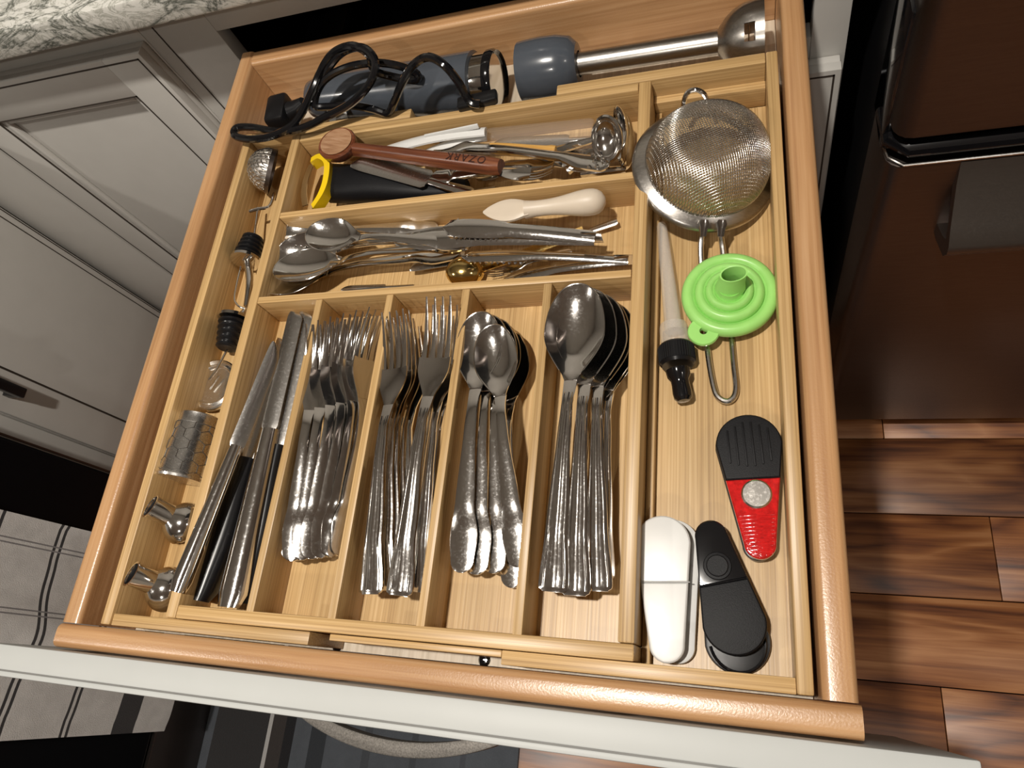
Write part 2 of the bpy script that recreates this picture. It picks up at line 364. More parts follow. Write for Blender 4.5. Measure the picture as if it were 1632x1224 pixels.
# left run
XL = -0.615
ls = thing('side_cabinet', 'greige base cabinet with flat panel door on the left run beside the range', 'cabinet', Vector((-0.9, 0.4, FZ)))
board('cabinet_body', (-1.2, 0.232, FZ+0.1), (XL-0.02, YD-0.002, 0.060), paint, ls)
d = board('cabinet_door', (XL-0.0195, 0.262, -0.66), (XL-0.009, YD-0.004, 0.034), paint, ls)
board('stile', (XL-0.0092, 0.262, -0.66), (XL, 0.322, 0.034), paint, d, 0.003)
g = MB().box((XL-0.0004, 0.3195, -0.66), (XL+0.0004, 0.3210, 0.03)).box((XL-0.009, 0.324, -0.66), (XL-0.0084, 0.3255, 0.03)).box((XL-0.009, 0.5275, -0.66), (XL-0.0084, 0.529, 0.03)).box((XL-0.009, 0.5375, -0.66), (XL-0.0084, 0.539, 0.03))
wpart('groove_line', g, grout, d, False)
hz = MB().box((XL+0.018, 0.283, -0.262), (XL+0.030, 0.298, -0.06), 0.002).box((XL-0.0005, 0.284, -0.262), (XL+0.018, 0.297, -0.250), 0.001).box((XL-0.0005, 0.284, -0.075), (XL+0.018, 0.297, -0.063), 0.001)
wpart('door_handle', hz, black, d)
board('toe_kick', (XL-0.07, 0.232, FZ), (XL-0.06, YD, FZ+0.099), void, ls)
# countertop, both runs
ct = tagm(build('countertop', MB().box((-1.2, 0.518, 0.0765), (0.512, 1.19, 0.106), 0.004).box((-1.2, 0.236, 0.0765), (-0.585, 0.5175, 0.106), 0.004), stonemat, None, True), 'white and grey veined stone worktop above the cabinets', 'countertop')
wpart_b = board('build_up_strip', (-0.63, 0.550, 0.0605), (0.505, 0.60, 0.076), paint, cb)
# range
XR = -0.565
rg = thing('range_oven', 'black stainless range on the left with a towel over its oven handle', 'oven', Vector((-0.9, -0.15, FZ)))
wpart('range_body', MB().box((-1.2, -0.535, FZ+0.03), (XR-0.03, 0.2225, 0.09), 0.004), blackgloss, rg)
wpart('oven_door', MB().box((XR-0.029, -0.53, -0.665), (XR, 0.218, -0.02), 0.006), plain('oven_black', (0.004, 0.004, 0.005), 0.35, spec=0.2), rg)
wpart('door_edge_trim', MB().box((XR-0.004, 0.219, -0.66), (XR+0.001, 0.2215, -0.02)).box((XR-0.004, -0.53, -0.671), (XR+0.001, 0.2215, -0.6675)), darksteel, rg)
wpart('storage_drawer', MB().box((XR-0.029, -0.53, -0.803), (XR-0.002, 0.218, -0.674), 0.004), darksteel, rg)
hb = MB().tube([(XR+0.032, -0.49, -0.075), (XR+0.032, 0.18, -0.075)], 0.011, 14)
for y in (-0.46, 0.15): hb.tube([(XR-0.001, y, -0.075), (XR+0.032, y, -0.075)], 0.008, 10)
wpart('oven_handle', hb, brushed, rg)
# towel draped over the handle
TX = XR+0.032
def towel():
    mb = MB(); ny, nz = 40, 70; vs = []; fs = []
    def P(i, j, s):
        y = -0.157 + 0.274*i/ny; t = j/nz; path = t*(0.545+0.05+0.50)
        wob = 0.010*math.sin(y*30+1.0+t*2)+0.003*math.sin(y*70+t*5)
        if path < 0.50: x = TX-0.0155; z = -0.075-0.50+path; w = 0.15
        elif path < 0.55:
            a = (path-0.50)/0.05*PI; x = TX-0.0155*math.cos(a); z = -0.075+0.0155*math.sin(a); w = 0.15
        else: x = TX+0.0155; z = -0.075-(path-0.55); w = min(1, 0.15+(path-0.55)*3)
        if path >= 0.55: x += max(0, wob*w + 0.008*w); z += 0.014*w*math.sin(y*19+0.8)*min(1, (path-0.55)*2)
        return Vector((x+s, y, z))
    for s in (0, 0.0035):
        for j in range(nz+1):
            for i in range(ny+1): vs.append(P(i, j, s if j/nz*1.095 > 0.525 else -s))
    o = (ny+1)*(nz+1)
    for j in range(nz):
        for i in range(ny):
            a = j*(ny+1)+i; b = a+1; c = b+ny+1; e = a+ny+1; fs += [(a, b, c, e), (a+o, e+o, c+o, b+o)]
    for j in range(nz):
        for i in (0, ny): a = j*(ny+1)+i; fs.append((a, a+ny+1, a+ny+1+o, a+o))
    for i in range(ny):
        for j in (0, nz): a = j*(ny+1)+i; fs.append((a, a+1, a+1+o, a+o))
    return mb.add(vs, fs)
DK = (0.035, 0.032, 0.033); FT = (0.26, 0.25, 0.25)
def pair(z, c=DK, w=0.0046, g=0.0048): return [(z-g-w/2, z-g+w/2, c), (z+g-w/2, z+g+w/2, c)]
tw_mat = stripes('striped_towel_cloth', 2, (0.76, 0.745, 0.72), pair(-0.235)+pair(-0.332)+pair(-0.435)+[(-0.563, -0.520, DK)], second=(1, pair(0.083, FT, 0.002, 0.003)+pair(-0.002, FT, 0.002, 0.003)))
tagm(build('kitchen_towel', towel(), tw_mat), 'pale grey kitchen towel with dark double stripes hanging from oven handle', 'towel')
# rug
RX = -0.40
rugm = stripes('striped_rug_weave', 0, (0.075, 0.085, 0.10), [(-0.150, -0.036, (0.020, 0.019, 0.020)), (-0.036, -0.028, (0.42, 0.41, 0.40)), (-0.028, 0.000, (0.030, 0.024, 0.022)), (0.000, 0.020, (0.004, 0.004, 0.006)), (0.054, 0.086, (0.022, 0.026, 0.032)), (0.16, 0.175, (0.05, 0.056, 0.066)), (0.25, 0.262, (0.05, 0.056, 0.066)), (0.34, 0.35, (0.055, 0.06, 0.072))], nsc=500)
rm = MB().box((RX-0.172, -1.2, FZ+0.0004), (RX+0.439, 0.02, FZ+0.007), 0.002)
ro = build('floor_rug', rm, rugm, None, True, (RX, -0.5, FZ)); tagm(ro, 'flat striped rug in charcoal and blue grey on the floor below the drawer', 'rug')

# ------------------------------------------------------------------ fridge
FY = 0.42; FX = 0.520
fr = thing('refrigerator', 'black stainless bottom freezer refrigerator right of the cabinets', 'refrigerator', Vector((0.97, 0.8, FZ)))
wpart('fridge_body', MB().box((FX+0.006, FY+0.075, FZ+0.02), (FX+0.91, 1.18, 0.98), 0.004), blackmatte, fr)
def door_slab(name, z0, z1, x1):
    rx = 0.016; o = [(FX, FY+0.07), (FX, FY+rx)] + [(FX+rx-rx*math.cos(a), FY+rx-rx*math.sin(a)) for a in (PI/8*i for i in range(1, 5))] + [(x1, FY), (x1, FY+0.07)]
    return wpart(name, MB().slab(o, z0, z1, 0.003), darksteel, fr)
door_slab('freezer_drawer', -0.765, -0.125, FX+0.91)
door_slab('fridge_door', -0.090, 0.97, FX+0.453)
wpart('fridge_door', MB().box((FX+0.457, FY, -0.09), (FX+0.91, FY+0.07, 0.97), 0.006), darksteel, fr)
wpart('drawer_gasket', MB().tube([(FX+0.002, FY+0.05, -0.108), (FX+0.004, FY+0.016, -0.108), (FX+0.016, FY+0.006, -0.108), (FX+0.90, FY+0.006, -0.108)], 0.0075, 10), blackgloss, fr)
wpart('drawer_top_trim', MB().tube([(FX+0.0, FY+0.03, -0.1225), (FX+0.003, FY+0.010, -0.1225), (FX+0.014, FY+0.0005, -0.1225), (FX+0.90, FY+0.0005, -0.1225)], 0.0016, 8), steelS, fr)
wpart('hinge_bracket', MB().box((FX-0.003, FY+0.02, -0.122), (FX+0.004, FY+0.07, 0.02), 0.002), blackgloss, fr)
# handle: a bar whose section slopes out then tucks under
hx = 0.578
sec = [(FY, -0.126), (FY-0.008, -0.145), (FY-0.030, -0.178), (FY-0.042, -0.192), (FY-0.044, -0.200), (FY-0.038, -0.212), (FY-0.010, -0.226), (FY, -0.228), (FY, -0.215), (FY-0.022, -0.203), (FY-0.030, -0.196), (FY-0.020, -0.180), (FY, -0.155)]
hm = MB(); vs = [Vector((x, y, z)) for x in (hx, hx+0.8) for y, z in sec]; k = len(sec)
hm.add(vs, [(i, (i+1) % k, (i+1) % k+k, i+k) for i in range(k)] + [tuple(range(k))[::-1], tuple(range(k, 2*k))])
wpart('freezer_handle', hm, steelmat('dusty_dark_steel', (0.30, 0.27, 0.25), 0.3, 0), fr)
wpart('base_grille', MB().box((FX+0.02, FY+0.03, FZ+0.002), (FX+0.89, FY+0.075, FZ+0.04), 0.002), void, fr)

# ------------------------------------------------------------------ the drawer
HD = 0.006; DX0, DX1 = -0.0874, 0.4507; DY0, DY1 = -0.0274, 0.552; DB = -0.050
dr = thing('kitchen_drawer', 'open wooden kitchen drawer with white painted front', 'drawer', Vector((0.182, 0.26, DB)))
def rim_board(name, a, b, mat, r=0.0042):
    return board(name, a, b, mat, dr, r, 1 if mat is maple[1] else 0)
rim_board('drawer_side', (DX0, -0.0100, -0.075), (DX0+0.0165, DY1-0.0005, HD), maple[1])
rim_board('drawer_side', (DX1-0.0175, -0.0100, -0.075), (DX1, DY1-0.0005, HD), maple[1])
rim_board('drawer_back', (DX0+0.017, DY1-0.018, -0.075), (DX1-0.018, DY1, HD), maple[0])
rim_board('drawer_box_front', (DX0-0.001, DY0, -0.075), (DX1+0.001, -0.0106, HD), maple[0], 0.0048)
board('drawer_bottom', (DX0+0.017, -0.0100, DB-0.006), (DX1-0.018, DY1-0.0185, DB), ply, dr, 0.0)
for x0 in (DX0+0.018, DX1-0.050):
    wpart('drawer_slide', MB().box((x0, 0.0, -0.086), (x0+0.032, 1.0, -0.076), 0.002), brushed, dr)
for px, py in ((535, 1033), (770, 1057)):
    p = at(px, py, DB+0.002)
    wpart('bottom_screw', MB().lathe([(0, 0.0032), (0.0028, 0.0028), (0.0042, 0.001), (0.0044, 0.0)], Matrix.Translation((p.x, -0.0066, DB)), 14), blackgloss, dr)
# painted front
PX0, PX1 = -0.134, 0.4975
fp = wpart('drawer_front', MB().box((PX0, -0.0460, -0.196), (PX1, -0.0288, 0.0235), 0.0015), paintwhite, dr)
lip = MB().box((PX0-0.002, -0.0505, -0.198), (PX1+0.002, -0.0462, 0.0165), 0.0012)
wpart('front_lip', lip, paintwhite, fp)
wpart('lip_groove', MB().box((PX0, -0.0464, 0.0165), (PX1, -0.0452, 0.0237)), plain('groove_grey', (0.18, 0.18, 0.17), 0.6), fp, False)
ha = MB()
arc_o = [at(470, 1150, -0.062), at(540, 1176, -0.062), at(640, 1203, -0.062), at(730, 1208, -0.062), at(806, 1199, -0.062)]
XC = 0.165
outl = []
for i in range(25):
    t = -1+2*i/24; outl.append((XC+t*0.084, -0.0515-0.0205*(1-t*t)**0.9-0.001))
inn = []
for i in range(25):
    t = 1-2*i/24; inn.append((XC+t*0.066, -0.0506-0.0125*(1-t*t)**0.8 if abs(t) < 0.999 else -0.0506))
ha.slab(outl[::-1] + [(x, y) for x, y in inn[::-1]], -0.070, -0.058, 0.0012)
wpart('arched_handle', ha, pewter, dr)

# ------------------------------------------------------------------ bamboo organiser
OW, OL = 0.3348, 0.435; CF = -0.034; EZ = -0.001; EB = -0.0495; EF = -0.0385
og = thing('cutlery_organizer', 'expandable bamboo cutlery organizer filling the drawer', 'organizer', Vector((0.19, 0.22, EB)))
board('outer_wall', (0, 0.0, -0.038), (0.0090, OL, 0), bam[1], og)
board('outer_wall', (OW-0.0098, 0.0096, -0.038), (OW, OL-0.0001, 0), bam[1], og)
board('outer_wall', (0.0092, 0.0, -0.038), (OW, 0.0094, 0), bam[0], og)
board('outer_wall', (0.0092, OL-0.0085, -0.038), (OW-0.0100, OL, 0), bam[0], og)
board('tray_base', (0.0086, 0.0090, -0.0382), (OW-0.0095, OL-0.008, CF), bamfloor, og, 0.0)
for x in (0.0730, 0.1376, 0.2022, 0.2668): board('divider', (x-0.0062, 0.0068, CF), (x, 0.2543, -0.0004), bam[1], og, 0.0006)
board('divider', (0.0092, 0.2545, CF), (OW-0.0100, 0.2608, 0), bam[0], og, 0.0008)
board('divider', (0.0092, 0.3408, CF), (OW-0.0100, 0.3469, 0), bam[0], og, 0.0008)
EX0, EX1 = -0.0575, 0.4300
board('extension_wall', (EX0, -0.0088, EB), (EX0+0.0088, 0.4470, EZ), bam[1], og)
board('extension_wall', (EX0+0.0090, -0.0088, EB), (0.1192, -0.0004, EZ-0.0015), bam[0], og, 0.0006)
board('extension_wall', (EX0+0.0090, 0.4362, EB), (0.1215, 0.4468, EZ), bam[0], og)
board('extension_base', (EX0+0.0088, -0.0004, EB), (0.060, 0.4362, EF), bamfloor, og, 0.0)
board('extension_wall', (EX1-0.0086, -0.0088, EB), (EX1, 0.4470, EZ), bam[1], og)
board('extension_wall', (0.2545, -0.0088, EB), (EX1-0.0088, -0.0004, EZ-0.0015), bam[0], og, 0.0006)
board('slide_rail', (0.1342, -0.0046, EB), (0.2543, -0.0005, EZ-0.002), bam[0], og, 0.0006)
board('extension_wall', (0.2560, 0.4362, EB), (EX1-0.0088, 0.4468, EZ), bam[0], og)
board('slide_rail', (OW+0.0002, 0.4285, EF), (EX1-0.0088, 0.4361, -0.019), bam[0], og, 0.0006)
board('slide_rail', (OW+0.0002, 0.0, EF), (OW+0.0055, 0.4283, -0.030), bam[1], og, 0.0006)
board('extension_base', (0.22, -0.0004, EB), (EX1-0.0086, 0.4284, EF-0.0002), bamfloor, og, 0.0)

# ------------------------------------------------------------------ cutlery
def interp(tab, y):
    for (a, va), (b, vb) in zip(tab[:-1], tab[1:]):
        if y <= b:
            t = (y-a)/(b-a); t = t*t*(3-2*t); return [va[i]+(vb[i]-va[i])*t for i in range(len(va))]
    return list(tab[-1][1])
def handle_strip(mb, tab, y0, y1, n, nu=6):
    st = []
    for i in range(n+5):
        y = y0+(y1-y0)*(i/(n+4))**1.7; q = interp(tab, y); e = 0.0075 if tab[0][1][0] < 0.005 else 0.0022
        if y-y0 < e: q[0] = max(interp(tab, y0+e)[0]*math.sqrt(max(0.03, 1-(1-(y-y0)/e)**2)), 0.0006 if e > 0.005 else interp(tab, y0+e)[0]*0.75)
        st.append((y, *q, 0.0))
    mb.strip(st, nu); return mb
def flat_handle(style, Lh):
    # (y, (half width, z, dish, thickness))
    if style == 'hotel':       # wide flared end with raised middle
        return [(0, (0.0088, 0.0034, -0.0006, 0.0022)), (0.004, (0.0098, 0.0042, -0.0016, 0.0026)), (0.3*Lh, (0.0072, 0.0080, -0.0014, 0.0028)), (0.7*Lh, (0.0047, 0.0105, -0.0008, 0.0028)), (0.88*Lh, (0.0036, 0.0098, 0, 0.0026)), (Lh, (0.0046, 0.0052, 0.0001, 0.0022))]
    return [(0, (0.0042, 0.0034, 0, 0.0018)), (0.004, (0.0074, 0.0036, -0.0004, 0.002)), (0.022, (0.0092, 0.0048, -0.0008, 0.0022)), (0.35*Lh, (0.0062, 0.0085, -0.0006, 0.0024)), (0.75*Lh, (0.0038, 0.0105, -0.0003, 0.0024)), (0.9*Lh, (0.0033, 0.0092, 0, 0.0024)), (Lh, (0.0044, 0.0050, 0.0001, 0.0020))]
def spoon_parts(L0, bw, bl, style):
    Lh = L0-bl; hb_ = handle_strip(MB(), flat_handle(style, Lh), 0, Lh, 22)
    bowl = []; rimL = []; rimR = []; nb = 20; tm = 0.50; nk = 0.0046
    for i in range(nb+1):
        t = 0.5-0.5*math.cos(PI*i/nb) if i > nb/2 else i/nb
        w = nk+(bw-nk)*math.sin(PI/2*t/tm)**1.25 if t < tm else bw*math.sqrt(max(0.0, 1-((t-tm)/(1.002-tm))**2))**0.92
        w = max(w, 0.0006)
        dep = 0.0080*(bw/0.021)*(math.sin(PI*min(1, (t*0.94+0.03))))**0.75*min(1, w/bw*1.4)
        rim = 0.0060 + 0.0030*t
        bowl.append((Lh+bl*t, w, rim-dep, dep, 0.0013, 0.0)); rimL.append(Vector((-w, Lh+bl*t, rim-0.0005))); rimR.append(Vector((w, Lh+bl*t, rim-0.0005)))
    bm_ = MB().strip(bowl, 14)
    bm_.tube(rimL[2:]+rimR[2:][::-1], 0.00055, 6)
    return hb_, bm_
def fork_parts(L0, hw, tl, style, ntine=4):
    head = 0.032; Lh = L0-tl-head; h = handle_strip(MB(), flat_handle(style, Lh), 0, Lh, 22)
    f = MB(); st = []
    for i in range(9):
        t = i/8; w = 0.0044+(hw-0.0044)*math.sin(PI/2*min(1, t*1.25))**1.3; st.append((Lh+head*t, w, 0.0052-0.0030*math.sin(PI/2*t), 0.0022*t, 0.0018, 0))
    f.strip(st, 8); y0 = Lh+head-0.0006; zz = 0.0022
    for k in range(ntine):
        u = (-1+(2*k+1)/ntine); x = u*hw; tw = hw/ntine*0.66
        f.strip([(y0+tl*s, tw*(1-0.72*s), zz+0.0022*u*u+0.011*s**1.8, 0, 0.0018-0.0004*s, x*(1+0.04*s)) for s in (0, 0.15, 0.3, 0.45, 0.6, 0.75, 0.9, 1.0)], 2)
    return h, f
PROTO = {}
def cutlery(key, kind, label, cat, group, E, T, roll=0.0, bend=None):
    L0 = {'tablespoon': .213, 'teaspoon': .178, 'dinner_fork': .222, 'salad_fork': .185, 'small_fork': .150, 'soup_spoon': .200}[key]
    M = frame_on(E, T, roll, L0)
    if key not in PROTO:
        t = thing(kind, label, cat, M, group); hotel = key in ('tablespoon', 'dinner_fork')
        if key == 'tablespoon': a, b = spoon_parts(L0, 0.0215, 0.072, 'hotel')
        elif key == 'teaspoon': a, b = spoon_parts(L0, 0.0165, 0.056, 'round')
        elif key == 'soup_spoon': a, b = spoon_parts(L0, 0.0225, 0.070, 'round')
        elif key == 'dinner_fork': a, b = fork_parts(L0, 0.0128, 0.047, 'hotel')
        elif key == 'salad_fork': a, b = fork_parts(L0, 0.0112, 0.038, 'round')
        else: a, b = fork_parts(L0, 0.0085, 0.030, 'round')
        Lh = L0-(0.072 if key == 'tablespoon' else 0.079); tb_ = flat_handle('hotel' if hotel else 'round', Lh)
        if hotel:
            for sx in (-0.52, 0.52, 0.0):
                st = []
                for i in range(20):
                    y = 0.003+(Lh*0.93-0.003)*i/19; w_, z_, d_, th_ = interp(tb_, y); st.append((y, w_*(0.10 if sx else 0.26), z_+d_*sx*sx+0.00055, -0.0003, 0.0008, sx*w_*1.35 if sx else 0))
                a.strip(st, 3)
        build('handle', a, steel, t); build('bowl' if 'spoon' in key else 'fork_head', b, steel, t)
        PROTO[key] = t; return t
    c = copy_tree(PROTO[key]); c.name = kind; c.matrix_world = M; c['label'] = label; c['category'] = cat
    if group: c['group'] = group
    elif 'group' in c: del c['group']
    return c
G = 'tablespoons stacked in the right compartment'
TS = [((925, 461), (882, 944), 0.0035, -0.0070, 'uppermost large spoon, its whole bowl showing, handle end leftmost'),
      ((941, 469), (917, 950), -0.0015, -0.0100, 'second large spoon down, handle end in the middle of the stack'),
      ((955, 477), (953, 943), -0.0065, -0.0140, 'third large spoon down, handle end rightmost'),
      ((966, 484), (932, 938), -0.0115, -0.0190, 'fourth large spoon down, thin bowl rim showing'),
      ((976, 491), (958, 925), -0.0165, -0.0245, 'fifth large spoon down, bowl rim near the right wall'),
      ((985, 500), (944, 905), -0.0215, -0.0290, 'lowest large spoon, bowl nearest the right wall')]
for (t_, e_, zt, ze, lb) in TS: cutlery('tablespoon', 'tablespoon', 'steel '+lb, 'spoon', G, at(*e_, ze), at(*t_, zt))
G = 'teaspoons stacked in the fourth compartment'
TT = [((789, 526), (829, 905), -0.0040, -0.0090, 'topmost teaspoon, whole bowl showing, handle slanting right'),
      ((772, 506), (737, 914), -0.0085, -0.0120, 'teaspoon under the topmost, bowl and handle leftmost'),
      ((783, 511), (761, 917), -0.0130, -0.0170, 'teaspoon with handle second from the left'),
      ((794, 517), (789, 915), -0.0175, -0.0215, 'teaspoon with handle third from the left'),
      ((803, 524), (781, 900), -0.0220, -0.0255, 'teaspoon low in stack, bowl rim right of the top bowl'),
      ((811, 534), (819, 938), -0.0260, -0.0300, 'lowest teaspoon, bowl rightmost, end by the divider')]
for (t_, e_, zt, ze, lb) in TT: cutlery('teaspoon', 'teaspoon', 'steel '+lb, 'spoon', G, at(*e_, ze), at(*t_, zt))
G = 'dinner forks stacked in the third compartment'
DF = [((710, 484), (637, 950), 0.0040, -0.0040, 0.0, 'top dinner fork, tines nearest the back divider'),
      ((640, 506), (592, 948), -0.0040, -0.0080, -0.12, 'dinner fork with head at left and wide end leftmost'),
      ((716, 497), (661, 944), -0.0060, -0.0150, 0.15, 'dinner fork under the top one, end by the right divider'),
      ((646, 514), (613, 942), -0.0090, -0.0160, -0.15, 'dinner fork second below the left head'),
      ((652, 508), (624, 936), -0.0140, -0.0210, -0.2, 'dinner fork third below the left head'),
      ((660, 520), (636, 925), -0.0185, -0.0260, -0.25, 'dinner fork deep in the stack, handle in the middle'),
      ((720, 512), (668, 930), -0.0130, -0.0230, 0.25, 'dinner fork low at the right side of its compartment'),
      ((664, 532), (650, 915), -0.0225, -0.0290, -0.1, 'lowest dinner fork, mostly hidden by the others')]
for (t_, e_, zt, ze, rl, lb) in DF: cutlery('dinner_fork', 'dinner_fork', 'steel '+lb, 'fork', G, at(*e_, ze), at(*t_, zt), rl)
G = 'salad forks packed in the second compartment'
order = ['leftmost', 'second from left', 'third from left', 'fourth from left', 'fifth from left', 'sixth from left', 'seventh from left', 'eighth from left', 'ninth from left', 'tenth from left', 'rightmost']
for i in range(11):
    tx = 512+8.2*i; ty = 527-2.4*i+(4 if i % 2 else 0); ex = 466+7.4*i; ey = 895-0.8*i
    if i == 3: ex = 462; ey = 893
    z0 = -0.005 - 0.0007*i - (0.0065 if i % 2 else 0)
    rl = 0.30+0.06*i
    cutlery('salad_fork', 'salad_fork', 'steel salad fork, tines %s in the packed row of forks' % order[i], 'fork', G, at(ex, ey, z0-0.0105), at(tx, ty, z0-0.002), rl)

def blade_knife(name, label, E, T, L0, hl, hw, bw, hmat, hname, roll=0.0, serr=False, taper=1.0, hth=0.009, group=None, tipf=0.78):
    t = thing(name, label, 'knife', frame_on(E, T, roll, L0), group)
    h = MB(); n = 14; st = []
    for i in range(n+1):
        s = i/n; w = hw*(1.0-0.30*s)*(0.75 if i == 0 else 1) if hname == 'steel' else hw*(0.82+0.25*math.sin(PI*s*1.1)**2)*(0.7 if i == 0 else 1)
        st.append((hl*s, w, hth/2, -hth*0.30, hth*(0.55 if i == 0 else 1)*(1-0.25*s), 0))
    h.strip(st, 8, 0.55); build('handle', h, hmat, t)
    b = MB(); st = []
    for i in range(25):
        s = i/24; s = s if s < 0.5 else 0.5+0.5*math.sin((s-0.5)*PI); y = hl-0.002+(L0-hl+0.002)*s; w = bw*(1 if s < tipf else math.sqrt(max(0.02, 1-((s-tipf)/(1.005-tipf))**2))); xo = -(bw-w)*0.8
        st.append((y, w*(0.75 if i == 0 else 1), 0.0022, -0.0006, 0.0016, xo+(0.0006*(i % 2) if serr else 0)))
    b.strip(st, 4, 0.3); build('blade', b, steelS, t); return t
blade_knife('table_knife', 'steel table knife, fluted steel handle leftmost against the tray wall', at(283, 944, 0.0015), at(443, 548, -0.006), .212, .118, .0075, .0062, steel, 'steel', 0.75)
blade_knife('steak_knife', 'steak knife with thick black handle second from the left', at(319, 958, -0.020), at(462, 540, -0.024), .232, .118, .0100, .0070, black, 'black', 0.2, True, hth=0.014)
blade_knife('table_knife', 'broad table knife with spotted steel handle, right of the black handle', at(363, 968, -0.012), at(473, 498, -0.010), .240, .136, .0105, .0070, steel, 'steel', 0.1, tipf=0.93)
blade_knife('steak_knife', 'steak knife with slim black handle rightmost in its compartment', at(390, 962, -0.022), at(489, 498, -0.014), .240, .122, .0070, .0072, black, 'black', 0.1, tipf=0.93)
blade_knife('paring_knife', 'thin serrated knife lying low below the other knives', at(345, 900, -0.0305), at(452, 540, -0.030), .19, .09, .0060, .0070, black, 'black', 0.0, True, hth=0.006)

# ------------------------------------------------------------------ lower long compartment (large spoons, tongs)
cutlery('soup_spoon', 'serving_spoon', 'big steel spoon lying topmost, bowl by the upper divider', 'spoon', None, at(742, 392, -0.010), at(494, 377, -0.004))
cutlery('soup_spoon', 'serving_spoon', 'big steel spoon in front with striped reflections, handle rising right', 'spoon', None, at(755, 391, -0.017), at(444, 437, -0.014), 0.25)
cutlery('soup_spoon', 'serving_spoon', 'big steel spoon low in the left front corner', 'spoon', None, at(735, 406, -0.0250), at(422, 456, -0.0235), 0.2)
cutlery('soup_spoon', 'serving_spoon', 'big steel spoon under the topmost one, bowl against left wall', 'spoon', None, at(728, 372, -0.0235), at(447, 413, -0.0185), -0.2)
# beaded spoon
def beaded():
    E, T = at(700, 366, -0.030), at(458, 378, -0.020); t = thing('beaded_spoon', 'steel spoon with beaded bowl rim half hidden behind the topmost spoon', 'spoon', frame_on(E, T, -0.1, .17))
    a, b = spoon_parts(.17, 0.017, 0.055, 'round'); build('handle', a, steel, t); build('bowl', b, steel, t)
    bd = MB()
    for i in range(26):
        a_ = PI*2*i/26; bd.lathe([(0, 0.0012), (0.0009, 0.0007), (0.0012, 0), (0.0009, -0.0007), (0, -0.0012)], Matrix.Translation((0.0168*math.sin(a_), .143+0.026*math.cos(a_), 0.0090)), 6)
    build('beading', bd, steel, t)
beaded()
def spatula():
    E, T = at(968, 332, -0.014), at(776, 354, -0.010); t = thing('silicone_spatula', 'beige soft spatula with fat rounded handle beside the upper divider', 'spatula', frame_on(E, T, 0, 0.108))
    h = MB(); st = []
    for i in range(17):
        s = i/16; w = [0.003, 0.0078, 0.0102, 0.0112, 0.0114, 0.0112, 0.0107, 0.0100, 0.0092, 0.0084, 0.0078, 0.0073, 0.0070, 0.0069, 0.0070, 0.0074, 0.008][i]
        st.append((0.070*(s**1.15), w, w*0.95, -w*0.75, 2*w*0.95-w*0.75*0.2, 0))
    h.tube([(0, q[0], 0.011) for q in st], [q[1] for q in st], 16); build('handle', h, beige, t)
    b = MB(); st = []
    for i in range(11):
        s = i/10; w = [0.0072, 0.0080, 0.0095, 0.0108, 0.0114, 0.0113, 0.0106, 0.0092, 0.0072, 0.0046, 0.0010][i]
        st.append((0.066+0.042*s, w, 0.0155-0.003*s, 0.0006, 0.0075-0.0055*s, 0.0018*s*s))
    b.strip(st, 8, 0.4); build('blade', b, beige, t)
spatula()
def tongs(label, hinge, tip1, tip2, zs, w, L0=.2, wide=0.0095, mat=steel):
    t = thing('serving_tongs', label, 'tongs', hinge)
    inv = Matrix.Translation(hinge).inverted()
    arms = []
    for tip, zz in ((tip1, 0.0), (tip2, 0.0)):
        M = frame_on(hinge, tip, w, 1.0); Ln = (tip-hinge).length; s0 = 1/1.0
        mb = MB(); st = []
        for i in range(25):
            s = i/24; y = s; ww = wide*(0.85 if s < 0.55 else 0.85+0.35*math.sin((s-0.55)/0.45*PI)**0.7 if s < 1 else 0.2)
            st.append((y, ww/Ln if s < 0.97 else 0.45*ww/Ln, 0.001/Ln+0.004*math.sin(PI*s)/Ln, -0.0015/Ln, 0.0013/Ln, 0))
        mb.strip(st, 6)
        # toothed edge near the tip
        for k in range(9):
            y = 0.62+0.036*k; x = wide*1.08/Ln
            for sd in (-1, 1):
                mb.add([(sd*x*0.8, y-0.012, 0.001/Ln), (sd*x*0.8, y+0.012, 0.001/Ln), (sd*x*1.22, y, 0.0), (sd*x*0.8, y-0.012, -0.001/Ln), (sd*x*0.8, y+0.012, -0.001/Ln), (sd*x*1.22, y, -0.001/Ln)], [(0, 1, 2), (3, 5, 4), (0, 2, 5, 3), (1, 4, 5, 2), (0, 3, 4, 1)])
        mb.xf(inv @ M); build('tong_arm', mb, mat, t)
    d1 = (tip1-hinge).normalized(); d2 = (tip2-hinge).normalized(); back = -(d1+d2).normalized()
    n_ = d1.cross(d2).normalized() if d1.cross(d2).length > 1e-4 else Vector((0, 0, 1))
    pth = smooth_path([d1*0.010+Vector((0, 0, 0.0)), back*0.002+d1*0.002, back*0.0045, back*0.002+d2*0.002, d2*0.010], 5)
    sp = MB(); up = Vector((0, 0, 1)); vs = []
    for p in pth:
        for dz in (-0.0065, 0.0065):
            for th in (0, 0.0012): vs.append(p+up*dz+back*th)
    fs = []
    for i in range(len(pth)-1):
        a = i*4; b = a+4; fs += [(a, a+2, b+2, b), (a+1, b+1, b+3, a+3), (a, b, b+1, a+1), (a+2, a+3, b+3, b+2)]
    sp.add(vs, fs); build('spring_bend', sp, mat, t); return t
tongs('steel tongs with toothed arms lying across the long spoon handles', at(948, 379, -0.005), at(706, 362, 0.001), at(628, 386, -0.009), 0, -0.12, wide=0.0068)
tongs('slim steel tongs with bent end touching the right wall', at(1001, 414, -0.019), at(736, 409, -0.015), at(800, 447, -0.031), 0, 0.1, wide=0.0048)
